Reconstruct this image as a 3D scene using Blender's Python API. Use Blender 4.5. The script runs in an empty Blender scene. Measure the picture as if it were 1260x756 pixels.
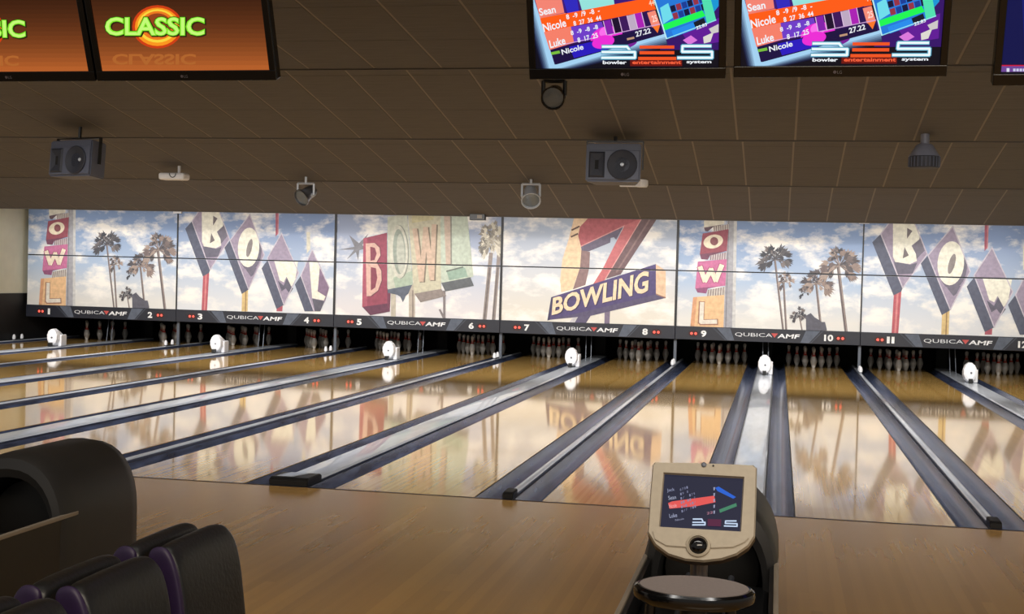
import bpy, bmesh, math, random
from mathutils import Vector, Matrix

random.seed(7)
scene = bpy.context.scene
COL = scene.collection

# ------------------------------------------------------------------ camera
CAM = Vector((0.1979, -9.1156, 1.605))
YAW, PITCH, ROLL, FPX = -0.2014, -0.0243, 0.026, 1605.0
cy, sy, cp, sp = math.cos(YAW), math.sin(YAW), math.cos(PITCH), math.sin(PITCH)
FW = Vector((sy * cp, cy * cp, sp))
RT0 = Vector((cy, -sy, 0))
UP0 = RT0.cross(FW)
RT = RT0 * math.cos(ROLL) + UP0 * math.sin(ROLL)
UP = UP0 * math.cos(ROLL) - RT0 * math.sin(ROLL)
cam_data = bpy.data.cameras.new('camera')
cam_data.sensor_width = 36.0
cam_data.lens = FPX / 1260 * 36.0
cam_data.clip_end = 200
cam = bpy.data.objects.new('camera', cam_data)
COL.objects.link(cam)
cam.matrix_world = Matrix(((RT.x, UP.x, -FW.x, CAM.x), (RT.y, UP.y, -FW.y, CAM.y),
                           (RT.z, UP.z, -FW.z, CAM.z), (0, 0, 0, 1)))
scene.camera = cam

# ------------------------------------------------------------------ world and light
world = bpy.data.worlds.new('world')
scene.world = world
world.use_nodes = True
world.node_tree.nodes['Background'].inputs[0].default_value = (1.0, 0.95, 0.89, 1)
world.node_tree.nodes['Background'].inputs[1].default_value = 0.27

def area(name, loc, target, sx, sz, power, color):
    d = bpy.data.lights.new(name, 'AREA')
    d.shape = 'RECTANGLE'
    d.size, d.size_y, d.energy, d.color = sx, sz, power, color
    o = bpy.data.objects.new(name, d)
    COL.objects.link(o)
    o.location = loc
    o.rotation_euler = (Vector(target) - Vector(loc)).to_track_quat('-Z', 'Y').to_euler()
    return o

# fluorescent coves behind the steps of the ceiling, plus added fill strips, facing the pins
m_ = area('mask_cove_light', (-5.0, 12.95, 2.80), (-5.0, 15.1, 1.95), 19.6, 0.18, 72, (1.0, 0.98, 0.95))
m_.data.spread = math.radians(66)
for y_, z_, f_, e_ in ((9.42, 3.02, 3.3, 400), (5.40, 3.24, 2.2, 330), (2.06, 3.5, 2.0, 280), (-1.45, 3.72, 2.0, 190), (-5.05, 3.95, 2.0, 95)):  # the two nearest the seats are unseen fill, added to brighten the approach
    c_ = area('cove_and_fill_light', (-5.0, y_, z_), (-5.0, y_ + f_, 0.0), 19.6, 0.15, e_, (1.0, 0.965, 0.915))
    c_.data.spread = math.radians(118 if 0 < y_ < 6 else 88)
# downlights of the concourse above and behind the seats
area('concourse_light', (1.5, -8.2, 3.9), (1.2, -7.0, 0), 5.0, 1.2, 200, (1.0, 0.86, 0.68))

scene.view_settings.view_transform = 'Standard'
scene.view_settings.look = 'None'
scene.view_settings.exposure = 0.0
scene.view_settings.gamma = 1.0
scene.view_settings.use_curve_mapping = False

# ------------------------------------------------------------------ helpers
def ray(x, y):
    return FW + RT * ((x - 630) / FPX) + UP * ((378 - y) / FPX)

def at_y(x, y, Y):
    d = ray(x, y)
    return CAM + d * ((Y - CAM.y) / d.y)

def on_plane(x, y, o, n):
    d = ray(x, y)
    return CAM + d * ((o - CAM).dot(n) / d.dot(n))

def lin(c):
    r = []
    for v in c[:3]:
        v = v / 255
        r.append(v / 12.92 if v <= 0.04045 else ((v + 0.055) / 1.055) ** 2.4)
    return tuple(r) + (1,)

def link(o, parent=None):
    COL.objects.link(o)
    if parent is not None:
        o.parent = parent
    return o

def obj(name, bm, material, parent=None, smooth=False):
    me = bpy.data.meshes.new(name)
    bm.normal_update()
    bm.to_mesh(me)
    bm.free()
    for m in (material if isinstance(material, (list, tuple)) else [material]):
        me.materials.append(m)
    if smooth:
        for p in me.polygons:
            p.use_smooth = True
        if hasattr(me, 'set_sharp_from_angle'):
            me.set_sharp_from_angle(angle=math.radians(35))
    return link(bpy.data.objects.new(name, me), parent)

def tag(o, label, cat, group=None):
    o['label'] = label
    o['category'] = cat
    if group:
        o['group'] = group
    return o

def struct(o):
    o['kind'] = 'structure'
    return o

def thing(name, label, cat, loc=(0, 0, 0), rz=0, group=None):
    o = bpy.data.objects.new(name, None)
    o.empty_display_size = 0.1
    o.location = loc
    o.rotation_euler = (0, 0, rz)
    link(o)
    return tag(o, label, cat, group)

def copy_tree(o, parent=None):
    c = o.copy()
    link(c)
    c.parent = parent
    for ch in list(o.children):
        copy_tree(ch, c)
    return c

def box(bm, x0, x1, y0, y1, z0, z1, mi=0, bevel=0.0):
    vs = [bm.verts.new((x, y, z)) for x in (x0, x1) for y in (y0, y1) for z in (z0, z1)]
    idx = [(0, 1, 3, 2), (4, 6, 7, 5), (0, 4, 5, 1), (2, 3, 7, 6), (0, 2, 6, 4), (1, 5, 7, 3)]
    fs = [bm.faces.new([vs[i] for i in f]) for f in idx]
    for f in fs:
        f.material_index = mi
    if bevel:
        es = list({e for f in fs for e in f.edges})
        bmesh.ops.bevel(bm, geom=es, offset=bevel, segments=2, profile=0.5, affect='EDGES')
    return vs

def boxm(*a, **k):
    bm = bmesh.new()
    box(bm, *a, **k)
    return bm

def prism(bm, pts, d0, d1, axis='y', mi=0):
    """extrude a 2-D outline between d0 and d1 along an axis; y: pts=(x,z); x: pts=(y,z); z: pts=(x,y)"""
    def P(p, d):
        return {'y': (p[0], d, p[1]), 'x': (d, p[0], p[1]), 'z': (p[0], p[1], d)}[axis]
    a = [bm.verts.new(P(p, d0)) for p in pts]
    b = [bm.verts.new(P(p, d1)) for p in pts]
    n = len(pts)
    fs = [bm.faces.new(a), bm.faces.new(b[::-1])]
    for i in range(n):
        fs.append(bm.faces.new((a[i], b[i], b[(i + 1) % n], a[(i + 1) % n])))
    for f in fs:
        f.material_index = mi
    bmesh.ops.recalc_face_normals(bm, faces=fs)
    return fs

def lathe(bm, prof, seg=16, center=(0, 0), mi=0, mis=None, sx=1, sy=1):
    rings = []
    for r, z in prof:
        if r < 1e-6:
            rings.append([bm.verts.new((center[0], center[1], z))])
        else:
            rings.append([bm.verts.new((center[0] + sx * r * math.cos(2 * math.pi * k / seg),
                                        center[1] + sy * r * math.sin(2 * math.pi * k / seg), z)) for k in range(seg)])
    fs = []
    for i in range(len(rings) - 1):
        a, b = rings[i], rings[i + 1]
        for k in range(seg):
            k2 = (k + 1) % seg
            if len(a) == 1 and len(b) == 1:
                continue
            if len(a) == 1:
                f = bm.faces.new((a[0], b[k], b[k2]))
            elif len(b) == 1:
                f = bm.faces.new((a[k], a[k2], b[0]))
            else:
                f = bm.faces.new((a[k], a[k2], b[k2], b[k]))
            f.material_index = mis[i] if mis else mi
            fs.append(f)
    for r in (rings[0], rings[-1]):
        if len(r) > 1:
            f = bm.faces.new(r)
            f.material_index = mi
            fs.append(f)
    bmesh.ops.recalc_face_normals(bm, faces=fs)
    return fs

def tube(bm, a, b, r, seg=10, r2=None, mi=0):
    a, b = Vector(a), Vector(b)
    q = (b - a).to_track_quat('Z', 'Y')
    L = (b - a).length
    r2 = r if r2 is None else r2
    tmp = bmesh.new()
    lathe(tmp, [(r, 0), (r2, L)], seg)
    vmap = {}
    for v in tmp.verts:
        vmap[v] = bm.verts.new(q @ v.co + a)
    for f in tmp.faces:
        nf = bm.faces.new([vmap[v] for v in f.verts])
        nf.material_index = mi
    tmp.free()

def xform(bm, m):
    bmesh.ops.transform(bm, matrix=m, verts=bm.verts)
    return bm

# ------------------------------------------------------------------ materials
def mat(name, color, rough=0.5, metal=0.0, emit=None, estr=0.0, spec=0.5, noise=0.0, nscale=20.0, coat=0.0, stretch=(1, 1, 1), bump=0.0):
    m = bpy.data.materials.new(name)
    m.use_nodes = True
    nt = m.node_tree
    b = nt.nodes['Principled BSDF']
    c = lin(color)
    b.inputs['Base Color'].default_value = c
    b.inputs['Roughness'].default_value = rough
    b.inputs['Metallic'].default_value = metal
    b.inputs['Specular IOR Level'].default_value = spec
    b.inputs['Coat Weight'].default_value = coat
    if emit:
        b.inputs['Emission Color'].default_value = lin(emit)
        b.inputs['Emission Strength'].default_value = estr
    tc = nt.nodes.new('ShaderNodeTexCoord')
    mp = nt.nodes.new('ShaderNodeMapping')
    mp.inputs['Scale'].default_value = stretch
    nz = nt.nodes.new('ShaderNodeTexNoise')
    nz.inputs['Scale'].default_value = nscale
    nz.inputs['Detail'].default_value = 4
    nt.links.new(tc.outputs['Object'], mp.inputs['Vector'])
    nt.links.new(mp.outputs['Vector'], nz.inputs['Vector'])
    amt = max(noise, 0.04)
    mr = nt.nodes.new('ShaderNodeMapRange')
    mr.inputs['From Min'].default_value = 0.3
    mr.inputs['From Max'].default_value = 0.7
    mr.inputs['To Min'].default_value = 1 - amt
    mr.inputs['To Max'].default_value = 1 + amt
    nt.links.new(nz.outputs['Fac'], mr.inputs['Value'])
    mx = nt.nodes.new('ShaderNodeMix')
    mx.data_type = 'RGBA'
    mx.blend_type = 'MULTIPLY'
    mx.inputs[0].default_value = 1
    mx.inputs[6].default_value = c
    nt.links.new(mr.outputs['Result'], mx.inputs[7])
    nt.links.new(mx.outputs[2], b.inputs['Base Color'])
    if bump:
        bp = nt.nodes.new('ShaderNodeBump')
        bp.inputs['Strength'].default_value = bump
        bp.inputs['Distance'].default_value = 0.01
        nt.links.new(nz.outputs['Fac'], bp.inputs['Height'])
        nt.links.new(bp.outputs['Normal'], b.inputs['Normal'])
    return m

def wood(name, ca, cb, board, rough, ior, coat, wave=0.0):
    m = bpy.data.materials.new(name)
    m.use_nodes = True
    nt = m.node_tree
    N = nt.nodes.new
    L = nt.links.new
    b = nt.nodes['Principled BSDF']
    tc = N('ShaderNodeTexCoord')
    sep = N('ShaderNodeSeparateXYZ')
    L(tc.outputs['Object'], sep.inputs[0])
    dv = N('ShaderNodeMath'); dv.operation = 'DIVIDE'; dv.inputs[1].default_value = board
    fl = N('ShaderNodeMath'); fl.operation = 'FLOOR'
    L(sep.outputs['X'], dv.inputs[0]); L(dv.outputs[0], fl.inputs[0])
    # boards run in staggered lengths
    yo = N('ShaderNodeMath'); yo.operation = 'MULTIPLY_ADD'; yo.inputs[1].default_value = 0.37
    L(fl.outputs[0], yo.inputs[0]); L(sep.outputs['Y'], yo.inputs[2])
    yd = N('ShaderNodeMath'); yd.operation = 'DIVIDE'; yd.inputs[1].default_value = 6.0
    L(yo.outputs[0], yd.inputs[0])
    yf = N('ShaderNodeMath'); yf.operation = 'FLOOR'
    L(yd.outputs[0], yf.inputs[0])
    cb2 = N('ShaderNodeCombineXYZ')
    L(fl.outputs[0], cb2.inputs[0]); L(yf.outputs[0], cb2.inputs[1])
    wn = N('ShaderNodeTexWhiteNoise')
    L(cb2.outputs[0], wn.inputs['Vector'])
    mp = N('ShaderNodeMapping'); mp.inputs['Scale'].default_value = (24, 0.22, 1)
    L(tc.outputs['Object'], mp.inputs['Vector'])
    nz = N('ShaderNodeTexNoise'); nz.inputs['Scale'].default_value = 1; nz.inputs['Detail'].default_value = 2
    L(mp.outputs[0], nz.inputs['Vector'])
    ad = N('ShaderNodeMath'); ad.operation = 'MULTIPLY_ADD'; ad.inputs[1].default_value = 0.55
    L(wn.outputs['Value'], ad.inputs[0])
    sc = N('ShaderNodeMath'); sc.operation = 'MULTIPLY'; sc.inputs[1].default_value = 0.5
    L(nz.outputs['Fac'], sc.inputs[0]); L(sc.outputs[0], ad.inputs[2])
    rp = N('ShaderNodeValToRGB')
    rp.color_ramp.elements[0].position = 0.15; rp.color_ramp.elements[0].color = lin(ca)
    rp.color_ramp.elements[1].position = 0.85; rp.color_ramp.elements[1].color = lin(cb)
    L(ad.outputs[0], rp.inputs[0])
    L(rp.outputs[0], b.inputs['Base Color'])
    b.inputs['Roughness'].default_value = rough
    b.inputs['IOR'].default_value = ior
    b.inputs['Coat Weight'].default_value = coat
    b.inputs['Coat Roughness'].default_value = rough
    if wave:
        n2 = N('ShaderNodeTexNoise'); n2.inputs['Scale'].default_value = 1.0; n2.inputs['Detail'].default_value = 1
        m2 = N('ShaderNodeMapping'); m2.inputs['Scale'].default_value = (5, 1.2, 1)
        L(tc.outputs['Object'], m2.inputs['Vector']); L(m2.outputs[0], n2.inputs['Vector'])
        bp = N('ShaderNodeBump'); bp.inputs['Strength'].default_value = wave; bp.inputs['Distance'].default_value = 0.002
        L(n2.outputs['Fac'], bp.inputs['Height'])
        L(bp.outputs['Normal'], b.inputs['Normal'])
        L(bp.outputs['Normal'], b.inputs['Coat Normal'])
    return m

def attr_mat(name, emission):
    m = bpy.data.materials.new(name)
    m.use_nodes = True
    nt = m.node_tree
    b = nt.nodes['Principled BSDF']
    a = nt.nodes.new('ShaderNodeAttribute')
    a.attribute_name = 'Col'
    if emission:
        b.inputs['Base Color'].default_value = (0.01, 0.01, 0.01, 1)
        nt.links.new(a.outputs['Color'], b.inputs['Emission Color'])
        b.inputs['Emission Strength'].default_value = emission
        b.inputs['Roughness'].default_value = 0.25
        b.inputs['Specular IOR Level'].default_value = 0.15
    else:
        nz = nt.nodes.new('ShaderNodeTexNoise')
        nz.inputs['Scale'].default_value = 14
        nz.inputs['Detail'].default_value = 6
        tc = nt.nodes.new('ShaderNodeTexCoord')
        nt.links.new(tc.outputs['Object'], nz.inputs['Vector'])
        mr = nt.nodes.new('ShaderNodeMapRange')
        mr.inputs['From Min'].default_value = 0.3
        mr.inputs['From Max'].default_value = 0.7
        mr.inputs['To Min'].default_value = 0.82
        mr.inputs['To Max'].default_value = 1.12
        nt.links.new(nz.outputs['Fac'], mr.inputs['Value'])
        mx = nt.nodes.new('ShaderNodeMix')
        mx.data_type = 'RGBA'; mx.blend_type = 'MULTIPLY'; mx.inputs[0].default_value = 1
        nt.links.new(a.outputs['Color'], mx.inputs[6])
        nt.links.new(mr.outputs['Result'], mx.inputs[7])
        nt.links.new(mx.outputs[2], b.inputs['Base Color'])
        b.inputs['Roughness'].default_value = 0.6
    return m

def sky_mat(name, seed, blue, hazy, low):
    """printed cloudy sky: blue above, pale below, clouds by noise"""
    m = bpy.data.materials.new(name)
    m.use_nodes = True
    nt = m.node_tree
    N = nt.nodes.new
    L = nt.links.new
    b = nt.nodes['Principled BSDF']
    tc = N('ShaderNodeTexCoord')
    sep = N('ShaderNodeSeparateXYZ'); L(tc.outputs['Object'], sep.inputs[0])
    mr = N('ShaderNodeMapRange')
    mr.inputs['From Min'].default_value = 0.8; mr.inputs['From Max'].default_value = 2.5
    L(sep.outputs['Z'], mr.inputs['Value'])
    g = N('ShaderNodeValToRGB')
    g.color_ramp.elements[0].color = lin(low); g.color_ramp.elements[1].color = lin(blue)
    g.color_ramp.elements[0].position = 0.05
    e = g.color_ramp.elements.new(0.45); e.color = lin(hazy)
    L(mr.outputs['Result'], g.inputs[0])
    mp = N('ShaderNodeMapping'); mp.inputs['Scale'].default_value = (1.0, 1.0, 1.9)
    mp.inputs['Location'].default_value = (seed * 3.7, 0, seed * 1.3)
    L(tc.outputs['Object'], mp.inputs['Vector'])
    nz = N('ShaderNodeTexNoise'); nz.inputs['Scale'].default_value = 1.5; nz.inputs['Detail'].default_value = 7
    nz.inputs['Roughness'].default_value = 0.6
    L(mp.outputs[0], nz.inputs['Vector'])
    cr = N('ShaderNodeMapRange')
    cr.inputs['From Min'].default_value = 0.47; cr.inputs['From Max'].default_value = 0.62
    L(nz.outputs['Fac'], cr.inputs['Value'])
    mx = N('ShaderNodeMix'); mx.data_type = 'RGBA'
    L(cr.outputs['Result'], mx.inputs[0]); L(g.outputs[0], mx.inputs[6])
    mx.inputs[7].default_value = lin((238, 234, 228))
    L(mx.outputs[2], b.inputs['Base Color'])
    b.inputs['Roughness'].default_value = 0.55
    return m

M = {
    'lane': wood('lane_wood', (184, 144, 78), (206, 168, 102), 0.027, 0.06, 1.52, 0.22, 0.012),
    'approach': wood('approach_wood', (150, 113, 62), (168, 128, 70), 0.0571, 0.22, 1.5, 0.3),
    'gutter': mat('gutter_plastic', (64, 73, 98), 0.26, noise=0.5, nscale=3, stretch=(10, 0.7, 1), spec=0.6),
    'gutter_lip': mat('gutter_lip', (30, 30, 36), 0.4),
    'cap': mat('capping_grey', (190, 196, 206), 0.32, noise=0.12, nscale=4, stretch=(4, 0.6, 1), spec=0.8, coat=0.6),
    'cap_side': mat('capping_side', (60, 68, 92), 0.35),
    'black': mat('black_plastic', (16, 16, 17), 0.35),
    'gloss_black': mat('gloss_black', (9, 9, 10), 0.12, spec=0.6),
    'pit': mat('pit_black', (10, 10, 11), 0.8),
    'white': mat('white_plastic', (225, 226, 230), 0.45),
    'post': mat('post_grey', (92, 98, 108), 0.4, metal=0.3),
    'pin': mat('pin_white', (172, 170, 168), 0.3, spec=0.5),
    'pin_red': mat('pin_red', (170, 40, 35), 0.4),
    'tile': mat('ceiling_tile', (84, 80, 77), 0.75, noise=0.12, nscale=5, stretch=(0.6, 6, 1)),
    'grid': mat('ceiling_grid', (120, 110, 102), 0.6),
    'edge': mat('ceiling_edge', (84, 78, 74), 0.6),
    'wall': mat('wall_beige', (222, 221, 200), 0.8, noise=0.05, nscale=3),
    'dark_wall': mat('wainscot_black', (15, 15, 17), 0.6),
    'strip': mat('strip_dark', (27, 30, 42), 0.45),
    'panel_edge': mat('panel_edge', (30, 30, 34), 0.5),
    'tvb': mat('tv_bezel', (9, 9, 10), 0.22),
    'tan': mat('console_tan', (172, 160, 140), 0.45, noise=0.05, nscale=40),
    'tan_dark': mat('console_edge', (92, 80, 66), 0.5),
    'steel': mat('steel', (120, 122, 130), 0.3, metal=0.8),
    'return': mat('return_shell', (35, 33, 31), 0.5, noise=0.06, nscale=8),
    'trim_light': mat('return_trim', (128, 116, 100), 0.4),
    'leather': mat('black_leather', (25, 25, 26), 0.42, noise=0.08, nscale=60, bump=0.15),
    'purple': mat('purple_vinyl', (42, 26, 60), 0.5, noise=0.1, nscale=50),
    'table_grey': mat('laminate_grey', (128, 118, 114), 0.55, noise=0.06, nscale=90),
    'spk': mat('speaker_shell', (84, 88, 104), 0.5),
    'spk_dark': mat('speaker_dark', (44, 46, 56), 0.6),
    'silver': mat('silver_lamp', (196, 202, 212), 0.3, metal=0.25),
    'lens': mat('lamp_lens', (110, 118, 125), 0.12, spec=0.8),
    'cone_grey': mat('cone_grey', (128, 130, 145), 0.4),
    'red_led': mat('red_led', (200, 40, 30), 0.4, emit=(255, 96, 80), estr=1.6),
    'print': attr_mat('print_ink', 0),
    'screen': attr_mat('screen_glow', 1.0),
    'skyA': sky_mat('sky_print_palms', 1.0, (124, 148, 188), (166, 184, 208), (216, 214, 210)),
    'skyB': sky_mat('sky_print_diamonds', 2.6, (122, 144, 184), (172, 186, 206), (212, 214, 218)),
    'skyC': sky_mat('sky_print_green', 4.1, (146, 158, 186), (182, 190, 206), (214, 210, 212)),
    'skyD': sky_mat('sky_print_seven', 6.3, (164, 176, 196), (198, 200, 204), (218, 212, 200)),
}

# ------------------------------------------------------------------ flat print machinery
_text_cache = {}
def text_geo(s, bold=0.0):
    """outline mesh of a word, scaled to the unit square"""
    key = (s, bold)
    if key not in _text_cache:
        cu = bpy.data.curves.new('word', 'FONT')
        cu.body = s
        cu.offset = bold
        cu.resolution_u = 3
        o = bpy.data.objects.new('word', cu)
        me = o.to_mesh()
        vs = [(v.co.x, v.co.y) for v in me.vertices]
        fs = [tuple(p.vertices) for p in me.polygons]
        o.to_mesh_clear()
        bpy.data.objects.remove(o)
        bpy.data.curves.remove(cu)
        x0, x1 = min(v[0] for v in vs), max(v[0] for v in vs)
        y0, y1 = min(v[1] for v in vs), max(v[1] for v in vs)
        _text_cache[key] = ([((x - x0) / (x1 - x0), (y - y0) / (y1 - y0)) for x, y in vs], fs)
    return _text_cache[key]

def ink(c):
    g = 0.3 * c[0] + 0.59 * c[1] + 0.11 * c[2]
    return tuple((v * 0.78 + g * 0.22) * 0.96 for v in c)

class Print:
    """layers of flat colour; points pass through conv() to (a, b) in the sheet's own plane"""
    def __init__(self, conv=lambda x, y: (x, y), step=0.0005):
        self.conv, self.step, self.k, self.items, self.depth = conv, step, 0, [], (0.010 if step > 0.0004 else 0.006)
    def poly(self, pts, color, raw=False):
        self.k += 1
        self.items.append(([p if raw else self.conv(*p) for p in pts], [tuple(range(len(pts)))], color, self.k))
    def ell(self, cx, cy, rx, ry, color, tilt=0, n=28, raw=False):
        t = math.radians(tilt)
        self.poly([(cx + rx * math.cos(a) * math.cos(t) - ry * math.sin(a) * math.sin(t),
                    cy + rx * math.cos(a) * math.sin(t) + ry * math.sin(a) * math.cos(t))
                   for a in (2 * math.pi * i / n for i in range(n))], color, raw)
    def line(self, pts, w, color, raw=False):
        for (x0, y0), (x1, y1) in zip(pts, pts[1:]):
            dx, dy = x1 - x0, y1 - y0
            l = math.hypot(dx, dy) or 1
            ux, uy = dx / l * w / 2, dy / l * w / 2
            self.poly([(x0 - ux * .5 - uy, y0 - uy * .5 + ux), (x1 + ux * .5 - uy, y1 + uy * .5 + ux),
                       (x1 + ux * .5 + uy, y1 + uy * .5 - ux), (x0 - ux * .5 + uy, y0 - uy * .5 - ux)], color, raw)
    def stripes(self, quad, n, base, dark):
        self.poly(quad, base)
        a, b, c, d = quad
        for i in range(n):
            t0, t1 = (i + 0.2) / n, (i + 0.6) / n
            L = lambda p, q, t: (p[0] + (q[0] - p[0]) * t, p[1] + (q[1] - p[1]) * t)
            self.poly([L(a, b, t0), L(a, b, t1), L(d, c, t1), L(d, c, t0)], dark)
    def text(self, s, bl, br, tr, tl, color, bold=0.0, raw=False):
        self.k += 1
        vs, fs = text_geo(s, bold)
        out = []
        for u, v in vs:
            x = (bl[0] * (1 - u) + br[0] * u) * (1 - v) + (tl[0] * (1 - u) + tr[0] * u) * v
            y = (bl[1] * (1 - u) + br[1] * u) * (1 - v) + (tl[1] * (1 - u) + tr[1] * u) * v
            out.append((x, y) if raw else self.conv(x, y))
        self.items.append((out, fs, color, self.k))
    def palm(self, cx, cy, rx, ry, cols, n=46, seed=1, droop=0.5):
        """crown of arching fronds, each a fan of thin blades"""
        rnd = random.Random(seed)
        for i in range(n):
            a = rnd.uniform(-0.75, math.pi + 0.75)
            f = rnd.uniform(0.35, 1.0)
            hx, hy = cx + rx * f * 0.55 * math.cos(a), cy - ry * f * 0.6 * math.sin(a)
            col = rnd.choice(cols)
            for j in range(7):
                b = a + (j - 3) * 0.20 + rnd.uniform(-0.06, 0.06)
                l = 0.48 * f * (1 - 0.06 * abs(j - 3)) * rnd.uniform(0.8, 1.15)
                ex = hx + rx * l * math.cos(b)
                ey = hy - ry * l * math.sin(b) + droop * ry * 0.22 * rnd.uniform(0.2, 1.0)
                w = 0.05 * (rx + ry) / 2 * rnd.uniform(0.8, 1.4)
                dx, dy = ex - hx, ey - hy
                ln = math.hypot(dx, dy) or 1
                nx, ny = -dy / ln * w, dx / ln * w
                self.poly([(hx - dx * .15, hy - dy * .15), (hx + dx * .5 + nx, hy + dy * .5 + ny), (ex, ey), (hx + dx * .5 - nx, hy + dy * .5 - ny)], col)
            self.line([(cx, cy), (hx, hy)], 0.03 * (rx + ry) / 2, col)
    def bm(self, place, clip=None):
        """place(a, b, depth) -> 3-D; clip=(coord index, value, keep_greater)"""
        bm = bmesh.new()
        lay = bm.faces.layers.float_color.new('Col')
        step = min(self.step, self.depth / max(self.k, 1))
        for pts, fs, color, k in self.items:
            vv = [bm.verts.new(place(p[0], p[1], k * step)) for p in pts]
            for f in fs:
                try:
                    nf = bm.faces.new([vv[i] for i in f])
                    nf[lay] = lin(ink(color) if self.step > 0.0004 else color)
                except ValueError:
                    pass
        for co, no in (clip or []):
            bmesh.ops.bisect_plane(bm, geom=bm.verts[:] + bm.edges[:] + bm.faces[:], plane_co=co, plane_no=no, clear_outer=True)
        return bm

# ------------------------------------------------------------------ measures of the place
LW, W, NG = 1.0541, 0.7125, 0.4978        # lane width, wide gap with ball track, narrow gap
PAIR = 2 * LW + W + NG
YM = 15.1436                              # front of the masking units
ZA, ZS, ZB, ZT = 0.7491, 1.7745, 0.5042, 2.95
LANE_END, PIT_END = 17.2, 18.0
GUT = 0.215
WALLX = -15.02
RIGHTX = 1.5 * PAIR + 0.06

def pair_x(k):            # k = 0 is lanes 1-2 ... 5 is lanes 11-12
    return (k - 4) * PAIR

# ------------------------------------------------------------------ structure
bm = bmesh.new()
box(bm, WALLX - 0.1, RIGHTX + 1.5, -11.5, -0.004, -0.12, 0.0)
struct(obj('floor', bm, M['approach']))
# foul line: thin dark joint strip
bm = boxm(WALLX, RIGHTX, -0.03, 0.0, -0.12, 0.0015)
struct(obj('trim_1', bm, M['gutter_lip']))
bm = boxm(WALLX, RIGHTX + 0.1, 0.0, PIT_END + 0.1, -0.25, -0.13)
struct(obj('floor', bm, M['pit']))

bm = boxm(WALLX - 0.12, WALLX, -0.5, PIT_END + 0.1, 0.98, 3.9)
struct(obj('wall_left', bm, M['wall']))
bm = boxm(WALLX - 0.12, WALLX + 0.02, -0.5, PIT_END + 0.1, -0.12, 0.98)
struct(obj('trim_2', bm, M['dark_wall']))
bm = boxm(WALLX - 0.12, RIGHTX + 0.12, PIT_END, PIT_END + 0.12, -0.25, 3.9)
struct(obj('wall_back', bm, M['pit']))
bm = boxm(RIGHTX, RIGHTX + 0.12, 2.0, PIT_END, -0.25, 3.9)
struct(obj('wall_right', bm, M['wall']))
# wall above the masking units
bm = boxm(WALLX, RIGHTX, YM + 0.10, YM + 0.16, 2.96, 3.9)
struct(obj('wall_back', bm, M['pit']))

# ------------------------------------------------------------------ stepped ceiling of tiles
tile_cache = {}
def ceiling_section(y0, y1, z1, slope, rows):
    """panel falling towards the pins, from y0 (near) to y1 (far, height z1), with a riser up at its far end"""
    z0 = z1 + slope * (y1 - y0)
    L = math.hypot(y1 - y0, z0 - z1)
    ang = math.atan2(z1 - z0, y1 - y0)
    o = bpy.data.objects.new('ceiling', None)
    bm = bmesh.new()
    xa, xb = WALLX, RIGHTX + 1.2
    box(bm, xa, xb, 0, L, 0.012, 0.05)
    box(bm, xa, xb, L - 0.02, L, 0.05, 0.5)
    base = obj('ceiling', bm, M['grid'])
    base.location = (0, y0, z0)
    base.rotation_euler = (ang, 0, 0)
    struct(base)
    bm = boxm(xa, xb, L - 0.010, L + 0.008, -0.002, 0.05)
    obj('edge_trim', bm, M['edge'], base)
    tl = L / rows
    key = round(tl, 3)
    if key not in tile_cache:
        b2 = bmesh.new()
        box(b2, -0.294, 0.294, 0.003, tl - 0.003, 0.009, 0.0118)
        me = bpy.data.meshes.new('ceiling_tile')
        b2.to_mesh(me)
        b2.free()
        me.materials.append(M['tile'])
        tile_cache[key] = me
    x = 0.32 + 0.305
    while x > xa + 0.61:
        x -= 0.61
    while x < xb - 0.3:
        for r in range(rows):
            t = bpy.data.objects.new('tile', tile_cache[key])
            link(t, base)
            t.location = (x, r * tl, 0)
        x += 0.61
    return base

ceiling_section(-5.2, -1.6, 3.62, 0.10, 3)
ceiling_section(-1.6, 1.92, 3.38, 0.10, 4)
ceiling_section(1.92, 5.25, 3.12, 0.17, 3)
ceiling_section(5.25, 9.28, 2.92, 0.17, 4)
ceiling_section(9.28, 12.84, 2.605, 0.19, 4)
bm = boxm(WALLX, RIGHTX, 12.84, PIT_END, 3.05, 3.15)
struct(obj('ceiling', bm, M['pit']))

# ------------------------------------------------------------------ lanes, gutters and cappings
def gutter_bm(x0, x1):
    """shallow round channel with lips, from foul line to pit"""
    bm = bmesh.new()
    n = 8
    top = []
    for i in range(n + 1):
        t = i / n
        top.append((x0 + 0.014 + (x1 - x0 - 0.028) * t, -0.012 - 0.075 * math.sin(math.pi * t) ** 0.7))
    pts = [(x0, -0.125), (x0, -0.004), (x0 + 0.010, -0.004)] + top + [(x1 - 0.010, -0.004), (x1, -0.004), (x1, -0.125)]
    prism(bm, pts, 0.003, LANE_END)
    for f in bm.faces:
        c = f.calc_center_median()
        if c.z > -0.02 and abs(f.normal.z) > 0.9 and (c.x < x0 + 0.012 or c.x > x1 - 0.012):
            f.material_index = 1
    return bm

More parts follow.
